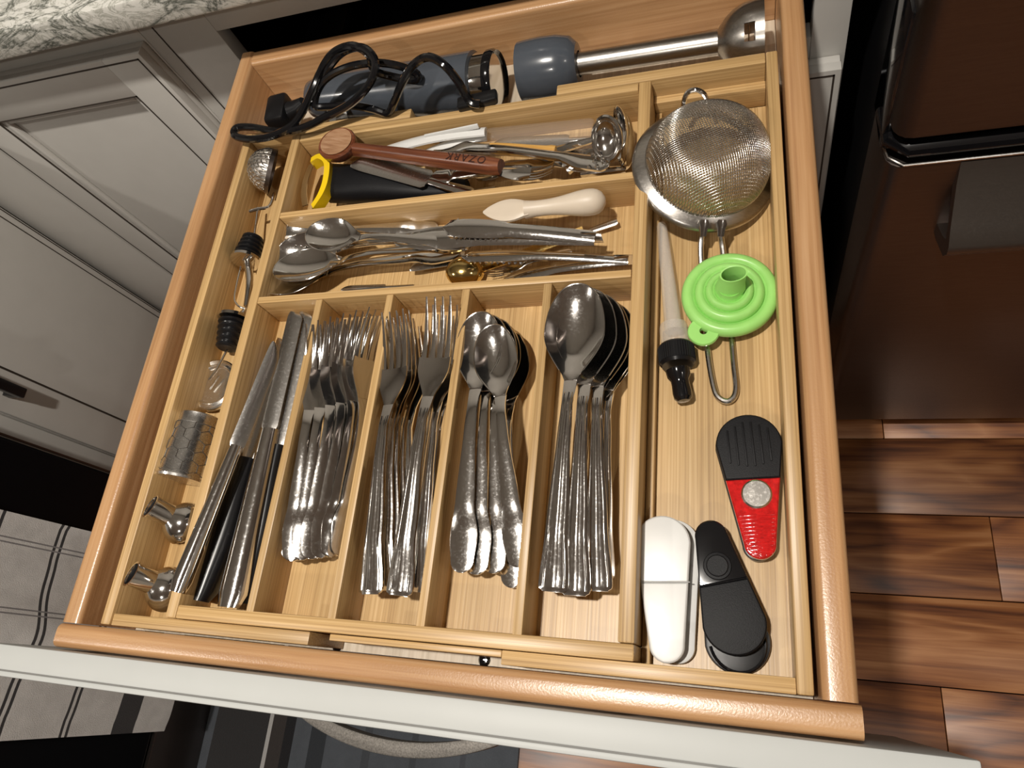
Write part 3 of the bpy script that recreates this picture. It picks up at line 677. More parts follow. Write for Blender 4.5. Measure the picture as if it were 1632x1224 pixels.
# flat handled utensils
blade_knife('butter_knife', 'flat satin butter knife pointing to the right wall below the spatula', at(984, 352, -0.026), at(842, 404, -0.031), .14, .05, .0062, .0060, steelS, 'steel', 0.0, hth=0.003)
blade_knife('spreader_knife', 'steel spreader with rounded blade lying under the tongs', at(800, 400, -0.030), at(655, 424, -0.0265), .12, .05, .0045, .0105, steelS, 'steel', 0.1, hth=0.003)
blade_knife('table_knife', 'narrow table knife half hidden along the lower divider', at(660, 456, -0.0305), at(545, 460, -0.0315), .15, .06, .0045, .0060, steelS, 'steel', 0.1, hth=0.003)
cutlery('small_fork', 'dessert_fork', 'small steel fork slanting down beside the gold spoon', 'fork', None, at(912, 402, -0.027), at(776, 443, -0.024), 0.1)
def goldspoon():
    E, T = at(760, 400, -0.031), at(714, 440, -0.024); t = thing('gold_spoon', 'small gold coloured spoon, bowl down against the lower divider', 'spoon', at(741, 434, -0.024))
    prof = [(0.0135*math.sin(a), 0.011*math.cos(a)) for a in (PI/2*i/8 for i in range(9))]; prof2 = [(r*0.93, z*0.9-0.0003) for r, z in prof[::-1]]
    build('bowl', MB().lathe(prof+prof2, Matrix.Rotation(0.25, 4, 'Y') @ Matrix.Scale(1.18, 4, (1, 0, 0)), 24), goldmat, t)
    p = at(741, 434, -0.024); build('handle', MB().strip([(-0.002+0.09*s, 0.003+0.002*s, 0.001, 0, 0.0016, 0) for s in (0, .25, .5, .75, 1)], 3).xf(Matrix.Rotation(-1.25, 4, 'Z') @ Matrix.Translation((0, 0.013, -0.004))), goldmat, t)
goldspoon()

# ------------------------------------------------------------------ upper long compartment
def peeler():
    p = at(520, 290, -0.020); t = thing('vegetable_peeler', 'wide peeler with yellow bracket and black handle at the left wall', 'peeler', p)
    Mi = Matrix.Translation(p).inverted()
    h = MB(); pts = [at(528, 292, -0.018), at(560, 293, -0.016), at(600, 294, -0.016), at(650, 300, -0.018), at(700, 303, -0.022), at(745, 300, -0.025)]
    rs = [(0.0195, 0.011), (0.0185, 0.012), (0.0165, 0.012), (0.0125, 0.010), (0.0100, 0.008), (0.0080, 0.006)]
    vs = []; n = 16
    PP = smooth_path(pts, 4)
    for i, q in enumerate(PP):
        u = i/(len(PP)-1)*(len(rs)-1); k = min(int(u), len(rs)-2); f = u-k; a_, b_ = [rs[k][j]+(rs[k+1][j]-rs[k][j])*f for j in (0, 1)]
        for j in range(n):
            an = 2*PI*j/n; vs.append(q+Vector((0, a_*math.copysign(abs(math.cos(an))**0.7, math.cos(an)), b_*math.copysign(abs(math.sin(an))**0.8, math.sin(an)))))
    k = len(PP); fs = [(i*n+j, i*n+(j+1) % n, (i+1)*n+(j+1) % n, (i+1)*n+j) for i in range(k-1) for j in range(n)] + [tuple(range(n))[::-1], tuple((k-1)*n+j for j in range(n))]
    build('handle', MB().add(vs, fs).xf(Mi), blackmatte, t)
    arc = smooth_path([at(498, 258, -0.010), at(511, 252, -0.006), at(523, 262, -0.004), at(521, 290, -0.004), at(513, 312, -0.006), at(500, 332, -0.012)], 5)
    y_ = MB(); vs = []; fs = []
    for i, q in enumerate(arc):
        tt = (arc[min(i+1, len(arc)-1)]-arc[max(i-1, 0)]).normalized(); s_ = tt.cross(Vector((0, 0, 1))).normalized()
        for a_, b_ in ((-0.0028, -0.008), (0.0028, -0.008), (0.0028, 0.003), (-0.0028, 0.003)): vs.append(q+s_*a_+Vector((0, 0, b_)))
    for i in range(len(arc)-1):
        for j in range(4): fs.append((i*4+j, i*4+(j+1) % 4, i*4+4+(j+1) % 4, i*4+4+j))
    fs += [(3, 2, 1, 0), tuple(len(arc)*4-4+j for j in range(4))]
    build('bracket', y_.add(vs, fs).xf(Mi), yellow, t)['label'] = 'bright yellow bracket'
    b_ = MB(); e0, e1 = at(497, 262, -0.012), at(487, 328, -0.016)
    path = smooth_path([e0, e0.lerp(e1, 0.35)+Vector((-0.003, 0, 0.001)), e0.lerp(e1, 0.7)+Vector((-0.003, 0, 0.001)), e1], 5); vs = []; fs = []
    for q in path:
        for dx, dz in ((-0.0035, 0), (0.0035, 0.0015), (0.0035, 0.0008), (-0.0035, -0.0007)): vs.append(q+Vector((dx, 0, dz)))
    for i in range(len(path)-1):
        for j in range(4): fs.append((i*4+j, i*4+(j+1) % 4, i*4+4+(j+1) % 4, i*4+4+j))
    build('blade', b_.add(vs, fs).xf(Mi), steel, t)
peeler()
def woodspoon():
    E, T = at(802, 272, 0.002), at(523, 238, -0.002); L0 = 0.16; t = thing('wooden_spoon', 'dark wooden spoon with engraved handle lying across the heap', 'spoon', frame_on(E, T, 0.0, L0))
    h = MB(); st = []
    for i in range(19):
        s = i/18; w = 0.0064-0.0018*s if i else 0.0050
        st.append((0.132*s, w, 0.0100, -0.0022, 0.0085, 0))
    h.strip(st, 8, 0.4); build('handle', h, redwood, t)
    M = Matrix.Translation((0, 0.145, 0.0045)) @ Matrix.Scale(1.10, 4, (0, 1, 0))
    pr = [(0.0001, -0.0080), (0.006, -0.0073), (0.0112, -0.0045), (0.0146, 0.0005), (0.0150, 0.0045), (0.0142, 0.0058), (0.0130, 0.0055)]
    build('bowl', MB().lathe(pr+[(0.0001, 0.0054)], M, 28), redwood, t)
    build('bowl_hollow', MB().lathe([(0.0126, 0.0058), (0.0110, 0.0056), (0.006, 0.00555), (0.0001, 0.0055), (0.0001, 0.0050), (0.0126, 0.0050)], M @ Matrix.Translation((0.0005, 0, 0.0004)), 28), paleend, t)
    cu = bpy.data.curves.new('engraving', 'FONT'); cu.body = 'OZARK'; cu.size = 0.0085; cu.extrude = 0.0001; cu.align_x = 'LEFT'; cu.align_y = 'CENTER'; cu.space_character = 1.25
    to = bpy.data.objects.new('engraving_text', cu); COL.objects.link(to)
    dg = bpy.context.evaluated_depsgraph_get(); me = bpy.data.meshes.new_from_object(to.evaluated_get(dg)); bpy.data.objects.remove(to)
    eo = bpy.data.objects.new('engraving', me); COL.objects.link(eo); me.materials.append(plain('burnt_mark', (0.03, 0.008, 0.004), 0.6)); eo.parent = t
    eo.matrix_local = Matrix.Translation((0.0, 0.010, 0.0101)) @ Matrix.Rotation(PI/2, 4, 'Z')
woodspoon()
blade_knife('cheese_spreader', 'steel spreader with leaf shaped blade in front of the wooden spoon', at(752, 306, -0.014), at(567, 256, -0.002), .13, .048, .0058, .0115, steel, 'steel', 0.15, hth=0.004)
def plastic_piece(label, E, T, w0, w1, mat, name, th=0.0022, roll=0.0, n=16, tip='fork'):
    L0 = (T-E).length; t = thing(name, label, 'cutlery', frame_on(E, T, roll, L0))
    mb = MB(); st = []
    for i in range(n+1):
        s = i/n; st.append((L0*s, w0+(w1-w0)*s, th+0.004*math.sin(PI*s), -0.0016, th, 0))
    mb.strip(st, 6); build('handle', mb, mat, t)
    return t
t = plastic_piece('white plastic utensil lying uppermost behind the wooden spoon', at(774, 209, 0.002), at(606, 243, -0.006), .0050, .0068, whiteplastic, 'plastic_knife', roll=0.2)
build('ridge', MB().box((-0.001, 0.004, 0.004), (0.001, 0.055, 0.0085), 0.0008), whiteplastic, t)
t = plastic_piece('white plastic utensil partly below the uppermost white one', at(776, 217, -0.006), at(660, 255, -0.012), .0045, .0060, whiteplastic, 'plastic_spoon', roll=0.1)
build('end_tab', MB().box((-0.0055, -0.001, 0.0010), (0.0055, 0.010, 0.0040), 0.001), whiteplastic, t)
plastic_piece('cloudy clear plastic utensil between the white ones and steel handle', at(782, 237, -0.012), at(690, 250, -0.016), .0055, .0060, frost, 'plastic_fork')
blade_knife('wrapped_knife', 'dark mirror bladed knife inside clear plastic sleeve at compartment back', at(950, 222, -0.022), at(785, 229, -0.020), .13, .035, .0060, .0085, steel, 'steel', 0.0, hth=0.004)
sl = MB(); a, b = at(772, 228, -0.015), at(948, 212, -0.015); Msl = frame_on(a, b, 0, 1)
Ls = 1.0; wv = 0.0135/(b-a).length; hv = 0.006/(b-a).length
sl.box((-wv, 0, -hv), (wv, 1, hv), hv*0.8).xf(Matrix.Translation(a).inverted() @ Msl); so = build('plastic_sleeve', sl, film); so.location = a
tagm(so, 'clear crinkled plastic sleeve around the knife by the back wall', 'packaging')
def honey_handle():
    E, T = at(783, 237, -0.005), at(932, 248, -0.014); t = thing('wood_handled_peeler', 'small honey coloured wooden handle tool under the ornate steel handle', 'utensil', frame_on(E, T, 0, .105))
    build('handle', MB().strip([(0.073*s, w, 0.008, -0.003, 0.010, 0) for s, w in ((0, .0040), (.1, .006), (.3, .0068), (.6, .0066), (.85, .0072), (.93, .0088), (1, .0080))], 8, 0.4), honey, t)
    build('blade', MB().strip([(0.071+0.034*s, 0.0045-0.001*s, 0.004, 0, 0.0014, 0) for s in (0, .3, .6, 1)], 3), steelS, t)
honey_handle()
def ornate():
    E, T = at(972, 268, 0.000), at(700, 238, -0.010); t = thing('serving_fork', 'long ornate steel serving utensil, scrolled end by the ladle', 'utensil', frame_on(E, T, 0.2, .165))
    tab = [(0, (0.0030, 0.004, -0.001, 0.002)), (0.006, (0.0075, 0.0045, -0.001, 0.0025)), (0.022, (0.0082, 0.006, -0.0015, 0.0025)), (0.045, (0.0042, 0.009, -0.001, 0.0028)), (0.09, (0.0034, 0.010, -0.0005, 0.003)), (0.125, (0.0050, 0.008, -0.0003, 0.0024)), (0.165, (0.0100, 0.004, 0.0012, 0.0018))]
    build('handle', handle_strip(MB(), tab, 0, .165, 30), steel, t)
    s = MB()
    for x, y, r in ((0, 0.004, .0022), (-.005, .008, .002), (.005, .008, .002), (-.0065, .014, .0018), (.0065, .014, .0018), (0, 0.012, .0024)): s.lathe([(0, r), (r*.7, r*.7), (r, 0), (r*.7, -r*.7), (0, -r)], Matrix.Translation((x, y, 0.0048)), 8)
    build('scrolls', s, steel, t)
ornate()
def big_bowl(name, label, c, nrm, R, dep, Edge, mat=steel, ell=1.3, axis=Vector((0, 1, 0))):
    z = nrm.normalized(); y = (axis-z*axis.dot(z)).normalized(); x = y.cross(z)
    M = Matrix.Translation(c) @ Matrix((x, y, z)).transposed().to_4x4(); t = thing(name, label, 'spoon', M)
    pr = [(R*math.sin(a), -dep*math.cos(a)) for a in (PI/2*i/9 for i in range(10))]
    pr2 = [(r-0.0012*(1 if r > 0.001 else 0), zz+0.0012) for r, zz in pr[::-1]]
    build('bowl', MB().lathe(pr+pr2, Matrix.Scale(ell, 4, (0, 1, 0)), 32), mat, t)
    E = M.inverted() @ Edge; s = Vector((-R*0.9, 0, 0)) if E.x < 0 else Vector((R*0.9, 0, 0))
    if abs(E.y) > abs(E.x): s = Vector((0, math.copysign(R*ell*0.95, E.y), 0))
    pth = smooth_path([s, s.lerp(E, .3)+Vector((0, 0, .004)), s.lerp(E, .65)+Vector((0, 0, .003)), E], 5)
    h = MB().tube(pth, [0.0026+0.0022*i/(len(pth)-1) for i in range(len(pth))], 10); build('handle', h, mat, t); return t
big_bowl('steel_ladle', 'deep steel ladle bowl tipped toward the viewer beside the right wall', at(966, 222, 0.000), Vector((-0.45, -0.62, 0.64)), 0.0150, 0.011, at(860, 250, -0.018), ell=1.22, axis=Vector((0.2, 1, 0.5)))
big_bowl('serving_spoon', 'steel serving spoon standing edge on, rim arching to wall top', at(986, 216, -0.006), Vector((-0.94, -0.20, 0.22)), 0.0150, 0.009, at(905, 272, -0.028), ell=1.55, axis=Vector((0.05, 0.92, 0.55)))
big_bowl('serving_spoon', 'steel serving spoon standing nearest the right wall', at(995, 226, -0.012), Vector((-0.96, -0.12, 0.20)), 0.0140, 0.008, at(930, 276, -0.030), ell=1.6, axis=Vector((0.05, 0.92, 0.5)))
cutlery('small_fork', 'cocktail_fork', 'small fork with tines pointing right beside the front divider', 'fork', None, at(690, 283, -0.012), at(888, 280, -0.010))
cutlery('small_fork', 'cocktail_fork', 'fork handle end under the wooden spoon handle end', 'fork', None, at(884, 262, -0.018), at(700, 285, -0.024))
blade_knife('table_knife', 'dark steel knife lying low along the front divider', at(790, 300, -0.026), at(622, 330, -0.029), .16, .07, .0050, .0065, steelS, 'steel', 0.1, hth=0.004)
blade_knife('table_knife', 'steel knife end poking out behind the white utensils', at(760, 225, -0.022), at(651, 214, -0.016), .12, .05, .0045, .0055, steelS, 'steel', 0.1, hth=0.003)
cutlery('teaspoon', 'teaspoon', 'steel teaspoon lying under the ladle, bowl toward right wall', 'spoon', None, at(760, 284, -0.029), at(965, 256, -0.026), 0.1)

# ------------------------------------------------------------------ left narrow tray
def infuser():
    c = at(430, 272, -0.014); t = thing('tea_infuser', 'round wire mesh tea infuser ball against the tray wall', 'infuser', c)
    R = 0.0205; M = Matrix.Rotation(-0.9, 4, 'Y')
    mb = MB(); K = 16
    for i in range(K):                                   # woven half ball
        a = PI*(i+0.5)/K
        for plane in (0, 1):
            r = R*math.sin(a); z0 = R*math.cos(a); pts = []
            for j in range(15):
                b = PI*j/14; p = Vector((z0, r*math.cos(b), r*math.sin(b))) if plane == 0 else Vector((r*math.cos(b), z0, r*math.sin(b)))
                p.x += 0.0004*math.sin(j*2+i); pts.append(p)
            mb.tube(pts, 0.00055, 4)
    o = build('mesh_bowl', mb.xf(M), wiremat, t); o['kind'] = 'stuff'
    build('inner_ball', MB().lathe([(0.0001, R*0.93)]+[(R*0.93*math.sin(a), R*0.93*math.cos(a)) for a in (PI/2*i/8 for i in range(1, 9))], M, 20), steelmat('mesh_backing', (0.55, 0.52, 0.49), 0.45), t)
    build('rim_band', MB().lathe([(R, -0.003), (R+0.0012, -0.003), (R+0.0012, 0.001), (R, 0.001)], M, 30, close=True), darksteel, t)
    q = [at(437, 308, -0.018), at(434, 320, -0.016), at(428, 330, -0.014), at(412, 333, -0.012), at(398, 337, -0.012)]
    build('clasp_arm', MB().tube([p-c for p in smooth_path(q, 4)], 0.0016, 8), steel, t)
infuser()
def pourer(label, rings, r0, tube1, base, spout, wire=None, name='bottle_pourer'):
    c = rings[0].copy(); t = thing(name, label, 'pourer', c)
    ax = rings[1]-rings[0]; n = 5; M = Vector((0, 0, 1)).rotation_difference(ax).to_matrix().to_4x4(); Ln = ax.length
    pr = [(0.003, 0)]
    for i in range(n):
        z = Ln*i/n; r = r0*(0.78+0.22*i/(n-1)); pr += [(r*0.80, z), (r, z+Ln/n*0.25), (r, z+Ln/n*0.55), (r*0.80, z+Ln/n*0.8)]
    pr += [(0.003, Ln)]
    build('ribbed_stopper', MB().lathe(pr, M, 24), black, t)
    if base: build('steel_collar', MB().lathe([(0.002, Ln), (r0*1.12, Ln), (r0*1.12, Ln+0.0028), (r0*0.8, Ln+0.004), (0.002, Ln+0.004)], M, 24), steel, t)
    build('air_tube', MB().tube([p-c for p in tube1], 0.0011, 8), steelS, t)
    if spout: build('spout', MB().tube([p-c for p in smooth_path(spout, 5)], [0.0042-0.0016*i/((len(spout)-1)*5) for i in range((len(spout)-1)*5+1)], 12), steel, t)
    if wire: build('flip_wire', MB().tube([p-c for p in smooth_path(wire, 5)], 0.0010, 8), steel, t)
    return t
pourer('black ribbed bottle pourer with steel collar, spout and wire lever, upper one', [at(404, 379, -0.022), at(393, 413, -0.020)], 0.0125, [at(411, 331, -0.024), at(405, 378, -0.022)], True,
       [at(394, 416, -0.020), at(398, 440, -0.018), at(397, 462, -0.017), at(393, 488, -0.018)], [at(384, 425, -0.020), at(377, 455, -0.018), at(374, 478, -0.017), at(381, 488, -0.017), at(391, 492, -0.018)])
pourer('black ribbed bottle pourer below the other, its thin tube over the steel lid', [at(362, 556, -0.022), at(373, 510, -0.022)], 0.0128, [at(362, 558, -0.020), at(345, 590, -0.012), at(333, 606, -0.010)], True,
       [at(378, 508, -0.022), at(388, 500, -0.024), at(394, 492, -0.026)])
p = at(343, 615, -0.032); t = thing('steel_lid', 'round polished steel lid with small slot, half under the tray wall', 'lid', p)
build('lid_disc', MB().lathe([(0.0001, 0.0012), (0.0165, 0.0012), (0.0172, 0.0035), (0.0180, 0.0040), (0.0186, 0.0030), (0.0205, 0.0022), (0.0226, 0.0040), (0.0236, 0.0034), (0.0240, 0.0), (0.0165, -0.0005), (0.0001, -0.0005)], Matrix.Rotation(0.10, 4, 'Y'), 40), wiremat, t)
a = at(342, 610, -0.028)-p; build('slot_bar', MB().box((-0.0008, -0.007, 0), (0.0008, 0.007, 0.0012), 0.0003).xf(Matrix.Translation(a) @ Matrix.Rotation(-0.45, 4, 'Z')), steel, t)
def shaker():
    a, b = at(288, 765, -0.018), at(322, 664, -0.018); t = thing('hexagon_cup', 'small shiny steel cylinder with honeycomb pattern lying on its side', 'container', a)
    M = Matrix.Translation((0, 0, 0)) @ Vector((0, 0, 1)).rotation_difference(b-a).to_matrix().to_4x4(); Ln = (b-a).length; R = 0.0185
    build('cup_body', MB().lathe([(0.0001, 0), (R*1.02, 0), (R*1.05, 0.002), (R, 0.004), (R*0.93, Ln*0.84), (R*0.90, Ln*0.86), (R*0.90, Ln*0.99), (R*0.87, Ln), (0.0001, Ln)], M, 40), cupsteel, t)
    hx_ = MB(); nx = 9; s = 2*PI/nx; hh = Ln*0.80/4.4
    for i in range(nx):
        for j in range(5):
            ac = s*(i+0.5*(j % 2)); zc = 0.005+Ln*0.80*(j+0.45)/5; hr = Ln*0.80/5*0.66
            pts = []
            for k in range(6):
                an = PI/6+PI/3*k+PI/6-PI/6; u = ac+math.cos(an)*s*0.575; zz = zc+math.sin(an)*hr
                zz = max(0.004, min(Ln*0.83, zz)); rr = R*(1-0.07*zz/(Ln*0.84))+0.0002; pts.append(Vector((rr*math.cos(u), rr*math.sin(u), zz)))
            hx_.tube([M @ q for q in pts], 0.00035, 4, closed=True)
    build('honeycomb_lines', hx_, pewter, t)
shaker()
def ball_pourer(label, c, end, R):
    t = thing('round_stopper', label, 'stopper', c); ax = end-c; M = Vector((0, 0, 1)).rotation_difference(ax).to_matrix().to_4x4(); Ln = max(ax.length*0.97, R*1.75)
    pr = [(R*math.sin(a), -R*0.92*math.cos(a)) for a in (PI*0.78*i/14 for i in range(15))]
    build('bell_body', MB().lathe([(max(r, 0.0001), z) for r, z in pr]+[(R*0.52, R*0.80), (R*0.46, R*0.86)], M, 32), steel, t)
    rt = R*0.50; build('neck_tube', MB().lathe([(rt, R*0.7), (rt, Ln-0.001), (rt*1.10, Ln-0.0006), (rt*1.10, Ln), (rt*0.94, Ln), (rt*0.90, Ln-0.002), (rt*0.90, R*0.75)], M, 28), steel, t)
    build('tube_bore', MB().lathe([(0.0001, R*0.80), (rt*0.89, R*0.80), (rt*0.89, Ln-0.0025)], M, 24), void, t)
ball_pourer('steel bell shaped stopper with open tube, the upper of two', at(295, 835, -0.0212), at(247, 810, 0.001), 0.0172)
ball_pourer('steel bell shaped stopper with open tube, nearest the drawer front', at(268, 939, -0.0212), at(218, 918, 0.001), 0.0172)

# ------------------------------------------------------------------ rear space: stick blender in two pieces
def blender_body():
    a, b = at(505, 158, -0.019), at(796, 128, -0.019); t = thing('blender_motor_handle', 'slate grey stick blender motor handle with coiled black cord', 'blender', a)
    ax = b-a; Ln = ax.length; M = Vector((0, 0, 1)).rotation_difference(ax).to_matrix().to_4x4(); R = 0.0265
    build('motor_housing', MB().lathe([(0.0001, -0.010), (0.010, -0.009), (0.0175, -0.003), (0.0205, 0.006), (0.0215, 0.02), (R*0.88, Ln*0.35), (R*0.98, Ln*0.7), (R*1.04, Ln*0.885), (R*0.90, Ln*0.89), (0.0001, Ln*0.89)], M, 44), greyplastic, t)
    build('steel_band', MB().lathe([(0.001, Ln*0.885), (R*0.92, Ln*0.885), (R*0.95, Ln*0.90), (R*0.95, Ln*0.955), (R*0.85, Ln*0.965), (0.001, Ln*0.965)], M, 44), steel, t)
    build('end_rim', MB().lathe([(R*0.86, Ln*0.958), (R*1.0, Ln*0.958), (R*1.02, Ln*0.985), (R*0.96, Ln*1.0), (R*0.86, Ln*0.99)], M, 44, close=True), blackgloss, t)
    build('mirror_end', MB().lathe([(0.0001, Ln*0.968), (R*0.86, Ln*0.968), (R*0.86, Ln*0.985), (0.0001, Ln*0.985)], M, 40), steel, t)
    P = [(765, 166, .008), (752, 164, .010), (742, 152, .016), (730, 130, .028), (708, 104, .042), (683, 91, .048), (660, 103, .042), (642, 130, .030), (628, 162, .014), (618, 180, .004), (595, 174, .008), (560, 168, .010), (525, 170, .010), (502, 168, .014), (508, 140, .022), (530, 118, .030), (565, 104, .034), (605, 100, .030), (640, 106, .022), (665, 118, .012),
         (660, 128, .008), (625, 122, .014), (596, 112, .028), (588, 88, .044), (562, 73, .050), (532, 84, .044), (512, 112, .034), (497, 146, .024), (480, 182, .016), (462, 203, .013), (432, 217, .011), (398, 222, .010), (374, 216, .009), (378, 204, .008), (402, 203, .007), (440, 209, .010), (480, 205, .012), (520, 186, .016), (560, 164, .022), (590, 132, .034), (598, 98, .044), (578, 76, .050), (548, 82, .044), (524, 108, .034), (508, 140, .020), (490, 166, .008), (478, 178, .000)]
    build('power_cord', MB().tube([q-a for q in smooth_path([at(*q) for q in P], 5)], 0.0036, 10), blackgloss, t)
    sc = at(757, 160, .004)-a; build('cord_clamp', MB().box((-0.016, -0.006, -0.005), (0.020, 0.006, 0.003), 0.002).xf(Matrix.Translation(sc) @ Matrix.Rotation(0.1, 4, 'Z')), black, t)
    pc = at(452, 181, -0.010)-a; pm = MB().box((-0.014, -0.017, -0.012), (0.008, 0.017, 0.012), 0.004); pm.tube([(0.006, 0, 0), (0.018, 0.001, 0.002), (0.026, 0.002, 0.006)], [0.010, 0.008, 0.005], 12)
    build('plug', pm.xf(Matrix.Translation(pc) @ Matrix.Rotation(0.1, 4, 'Z')), black, t)
    lb = at(538, 184, -0.010)-a; build('rating_label', MB().strip([(-0.008+0.016*s, 0.010, 0.0, -0.003, 0.0005, 0) for s in (0, .5, 1)], 4).xf(Matrix.Translation(lb+Vector((0, -0.001, 0.004))) @ Matrix.Rotation(0.9, 4, 'X')), whiteplastic, t)
blender_body()
def blender_shaft():
    a, b = at(832, 116, -0.017), at(1218, 56, -0.017); t = thing('blender_shaft', 'steel stick blender shaft with grey coupling and bell guard', 'blender', a)
    ax = b-a; Ln = ax.length; M = Vector((0, 0, 1)).rotation_difference(ax).to_matrix().to_4x4()
    build('coupling', MB().lathe([(0.020, 0.0), (0.0255, 0.0), (0.0262, 0.006), (0.0268, 0.020), (0.0262, 0.034), (0.0235, 0.046), (0.0175, 0.052), (0.011, 0.0525), (0.011, 0.045), (0.020, 0.008)], M, 40, close=True), greyplastic, t)
    build('shaft_tube', MB().lathe([(0.0095, 0.045), (0.0095, Ln*0.835), (0.0085, Ln*0.84), (0.0085, 0.046)], M, 28, close=True), brushed, t)
    prof = [(0.0098, Ln*0.825), (0.0125, Ln*0.835), (0.0175, Ln*0.855), (0.0225, Ln*0.885), (0.0260, Ln*0.925), (0.0275, Ln*0.965), (0.0278, Ln*0.999)]
    n = 48; vs = []; fs = []; inner = [(r-0.0012, z) for r, z in prof]
    for pr in (prof, inner):
        for r, z in pr:
            for j in range(n): an = 2*PI*j/n; vs.append(M @ Vector((r*math.cos(an), r*math.sin(an), z)))
    k = len(prof)
    def hole(i, j): return i in (4,) and (j % 12) in (3, 4, 5, 6)
    for s in (0, 1):
        for i in range(k-1):
            for j in range(n):
                if hole(i, j): continue
                q = [s*k*n+i*n+j, s*k*n+i*n+(j+1) % n, s*k*n+(i+1)*n+(j+1) % n, s*k*n+(i+1)*n+j]; fs.append(tuple(q if s == 0 else q[::-1]))
    for j in range(n): fs.append(((k-1)*n+j, (k-1)*n+(j+1) % n, (2*k-1)*n+(j+1) % n, (2*k-1)*n+j))
    build('bell_guard', MB().add(vs, fs), brushed, t)
    build('blade', MB().box((-0.012, -0.003, Ln*0.94), (0.012, 0.003, Ln*0.945), 0.0004).xf(M), steel, t)
blender_shaft()

# ------------------------------------------------------------------ right wide tray
def strainer():
    R = 0.0535; c = at(1121, 268, -0.0140); tilt = Matrix.Rotation(0.33, 4, 'Y') @ Matrix.Rotation(0.06, 4, 'X')
    M = Matrix.Translation(c) @ tilt; t = thing('mesh_strainer', 'fine mesh strainer lying dome up, rim resting on the organizer wall', 'strainer', M)
    build('rim', MB().lathe([(R-0.0095, 0.0050), (R-0.002, 0.0018), (R, 0.0), (R+0.0006, -0.002), (R-0.0008, -0.0022), (R-0.003, 0.0002), (R-0.0098, 0.0036)], n=64, close=True), brushed, t)
    r0 = R-0.0088; dep = 0.038
    def S(u, v):                                             # dome, slightly dented
        d = math.sqrt(u*u+v*v)/r0; d = min(d, 1.0); z = 0.004+dep*(1-d**2.6)**0.62
        z *= 1-0.10*math.exp(-(((u+0.018)/0.016)**2+((v+0.004)/0.02)**2)) + 0.04*math.sin(u*120)*math.exp(-(v/0.03)**2)
        bul = 1.0+0.10*math.sin(PI*min(1, z/dep*0.55))
        return Vector((u*bul+0.004*z/dep, v*bul+0.003*z/dep, z))
    mb = MB(); K = 60
    for i in range(K):
        q = -1+2*(i+0.5)/K; half = math.sqrt(max(0, 1-q*q))*r0; ns = max(6, int(34*half/r0))
        for d_ in (0, 1):
            pts = []
            for j in range(ns+1):
                w = -math.cos(PI*j/ns)*half; u, v = (q*r0, w) if d_ == 0 else (w, q*r0)
                c_, s_ = math.cos(0.35), math.sin(0.35); p = S(u*c_-v*s_, u*s_+v*c_); pts.append(p)
            mb.tube(pts, 0.00042, 3, False)
    o = build('wire_mesh', mb, wiremat, t, True, ang=3.0); o['kind'] = 'stuff'
    Mi = M.inverted()
    hk = [at(1089, 176, -0.012), at(1091, 158, -0.004), at(1098, 146, 0.000), at(1110, 143, 0.001), at(1121, 149, -0.003), at(1127, 160, -0.008), at(1131, 172, -0.014)]
    build('rest_hook', MB().tube([Mi @ p for p in smooth_path(hk, 4)], 0.0021, 10), steel, t)
    w = [at(1121, 352, -0.012), at(1118, 375, -0.020), at(1117, 408, -0.026), at(1122, 480, -0.0345), at(1128, 560, -0.0355), at(1138, 618, -0.0355), at(1148, 636, -0.0355), at(1163, 639, -0.0355), at(1173, 622, -0.0355), at(1169, 575, -0.0355), at(1161, 480, -0.0345), at(1152, 400, -0.026), at(1149, 375, -0.020), at(1152, 352, -0.014)]
    build('wire_handle', MB().tube([Mi @ p for p in smooth_path(w, 5)], 0.0022, 10), steelS, t)
    for px in (1123, 1151):
        p0, p1 = at(px, 350, -0.009), at(px-3, 378, -0.018)
        build('handle_clip', MB().strip([(s, wd, 0.0012, -0.0006, 0.0012, 0) for s, wd in ((0, .0026), (.003, .0038), (.006, .0030), (.012, .0024))], 4).xf(Mi @ frame_on(p0, p1, 0, 1.0) @ Matrix.Scale(1/(p1-p0).length, 4)), steel, t)
strainer()
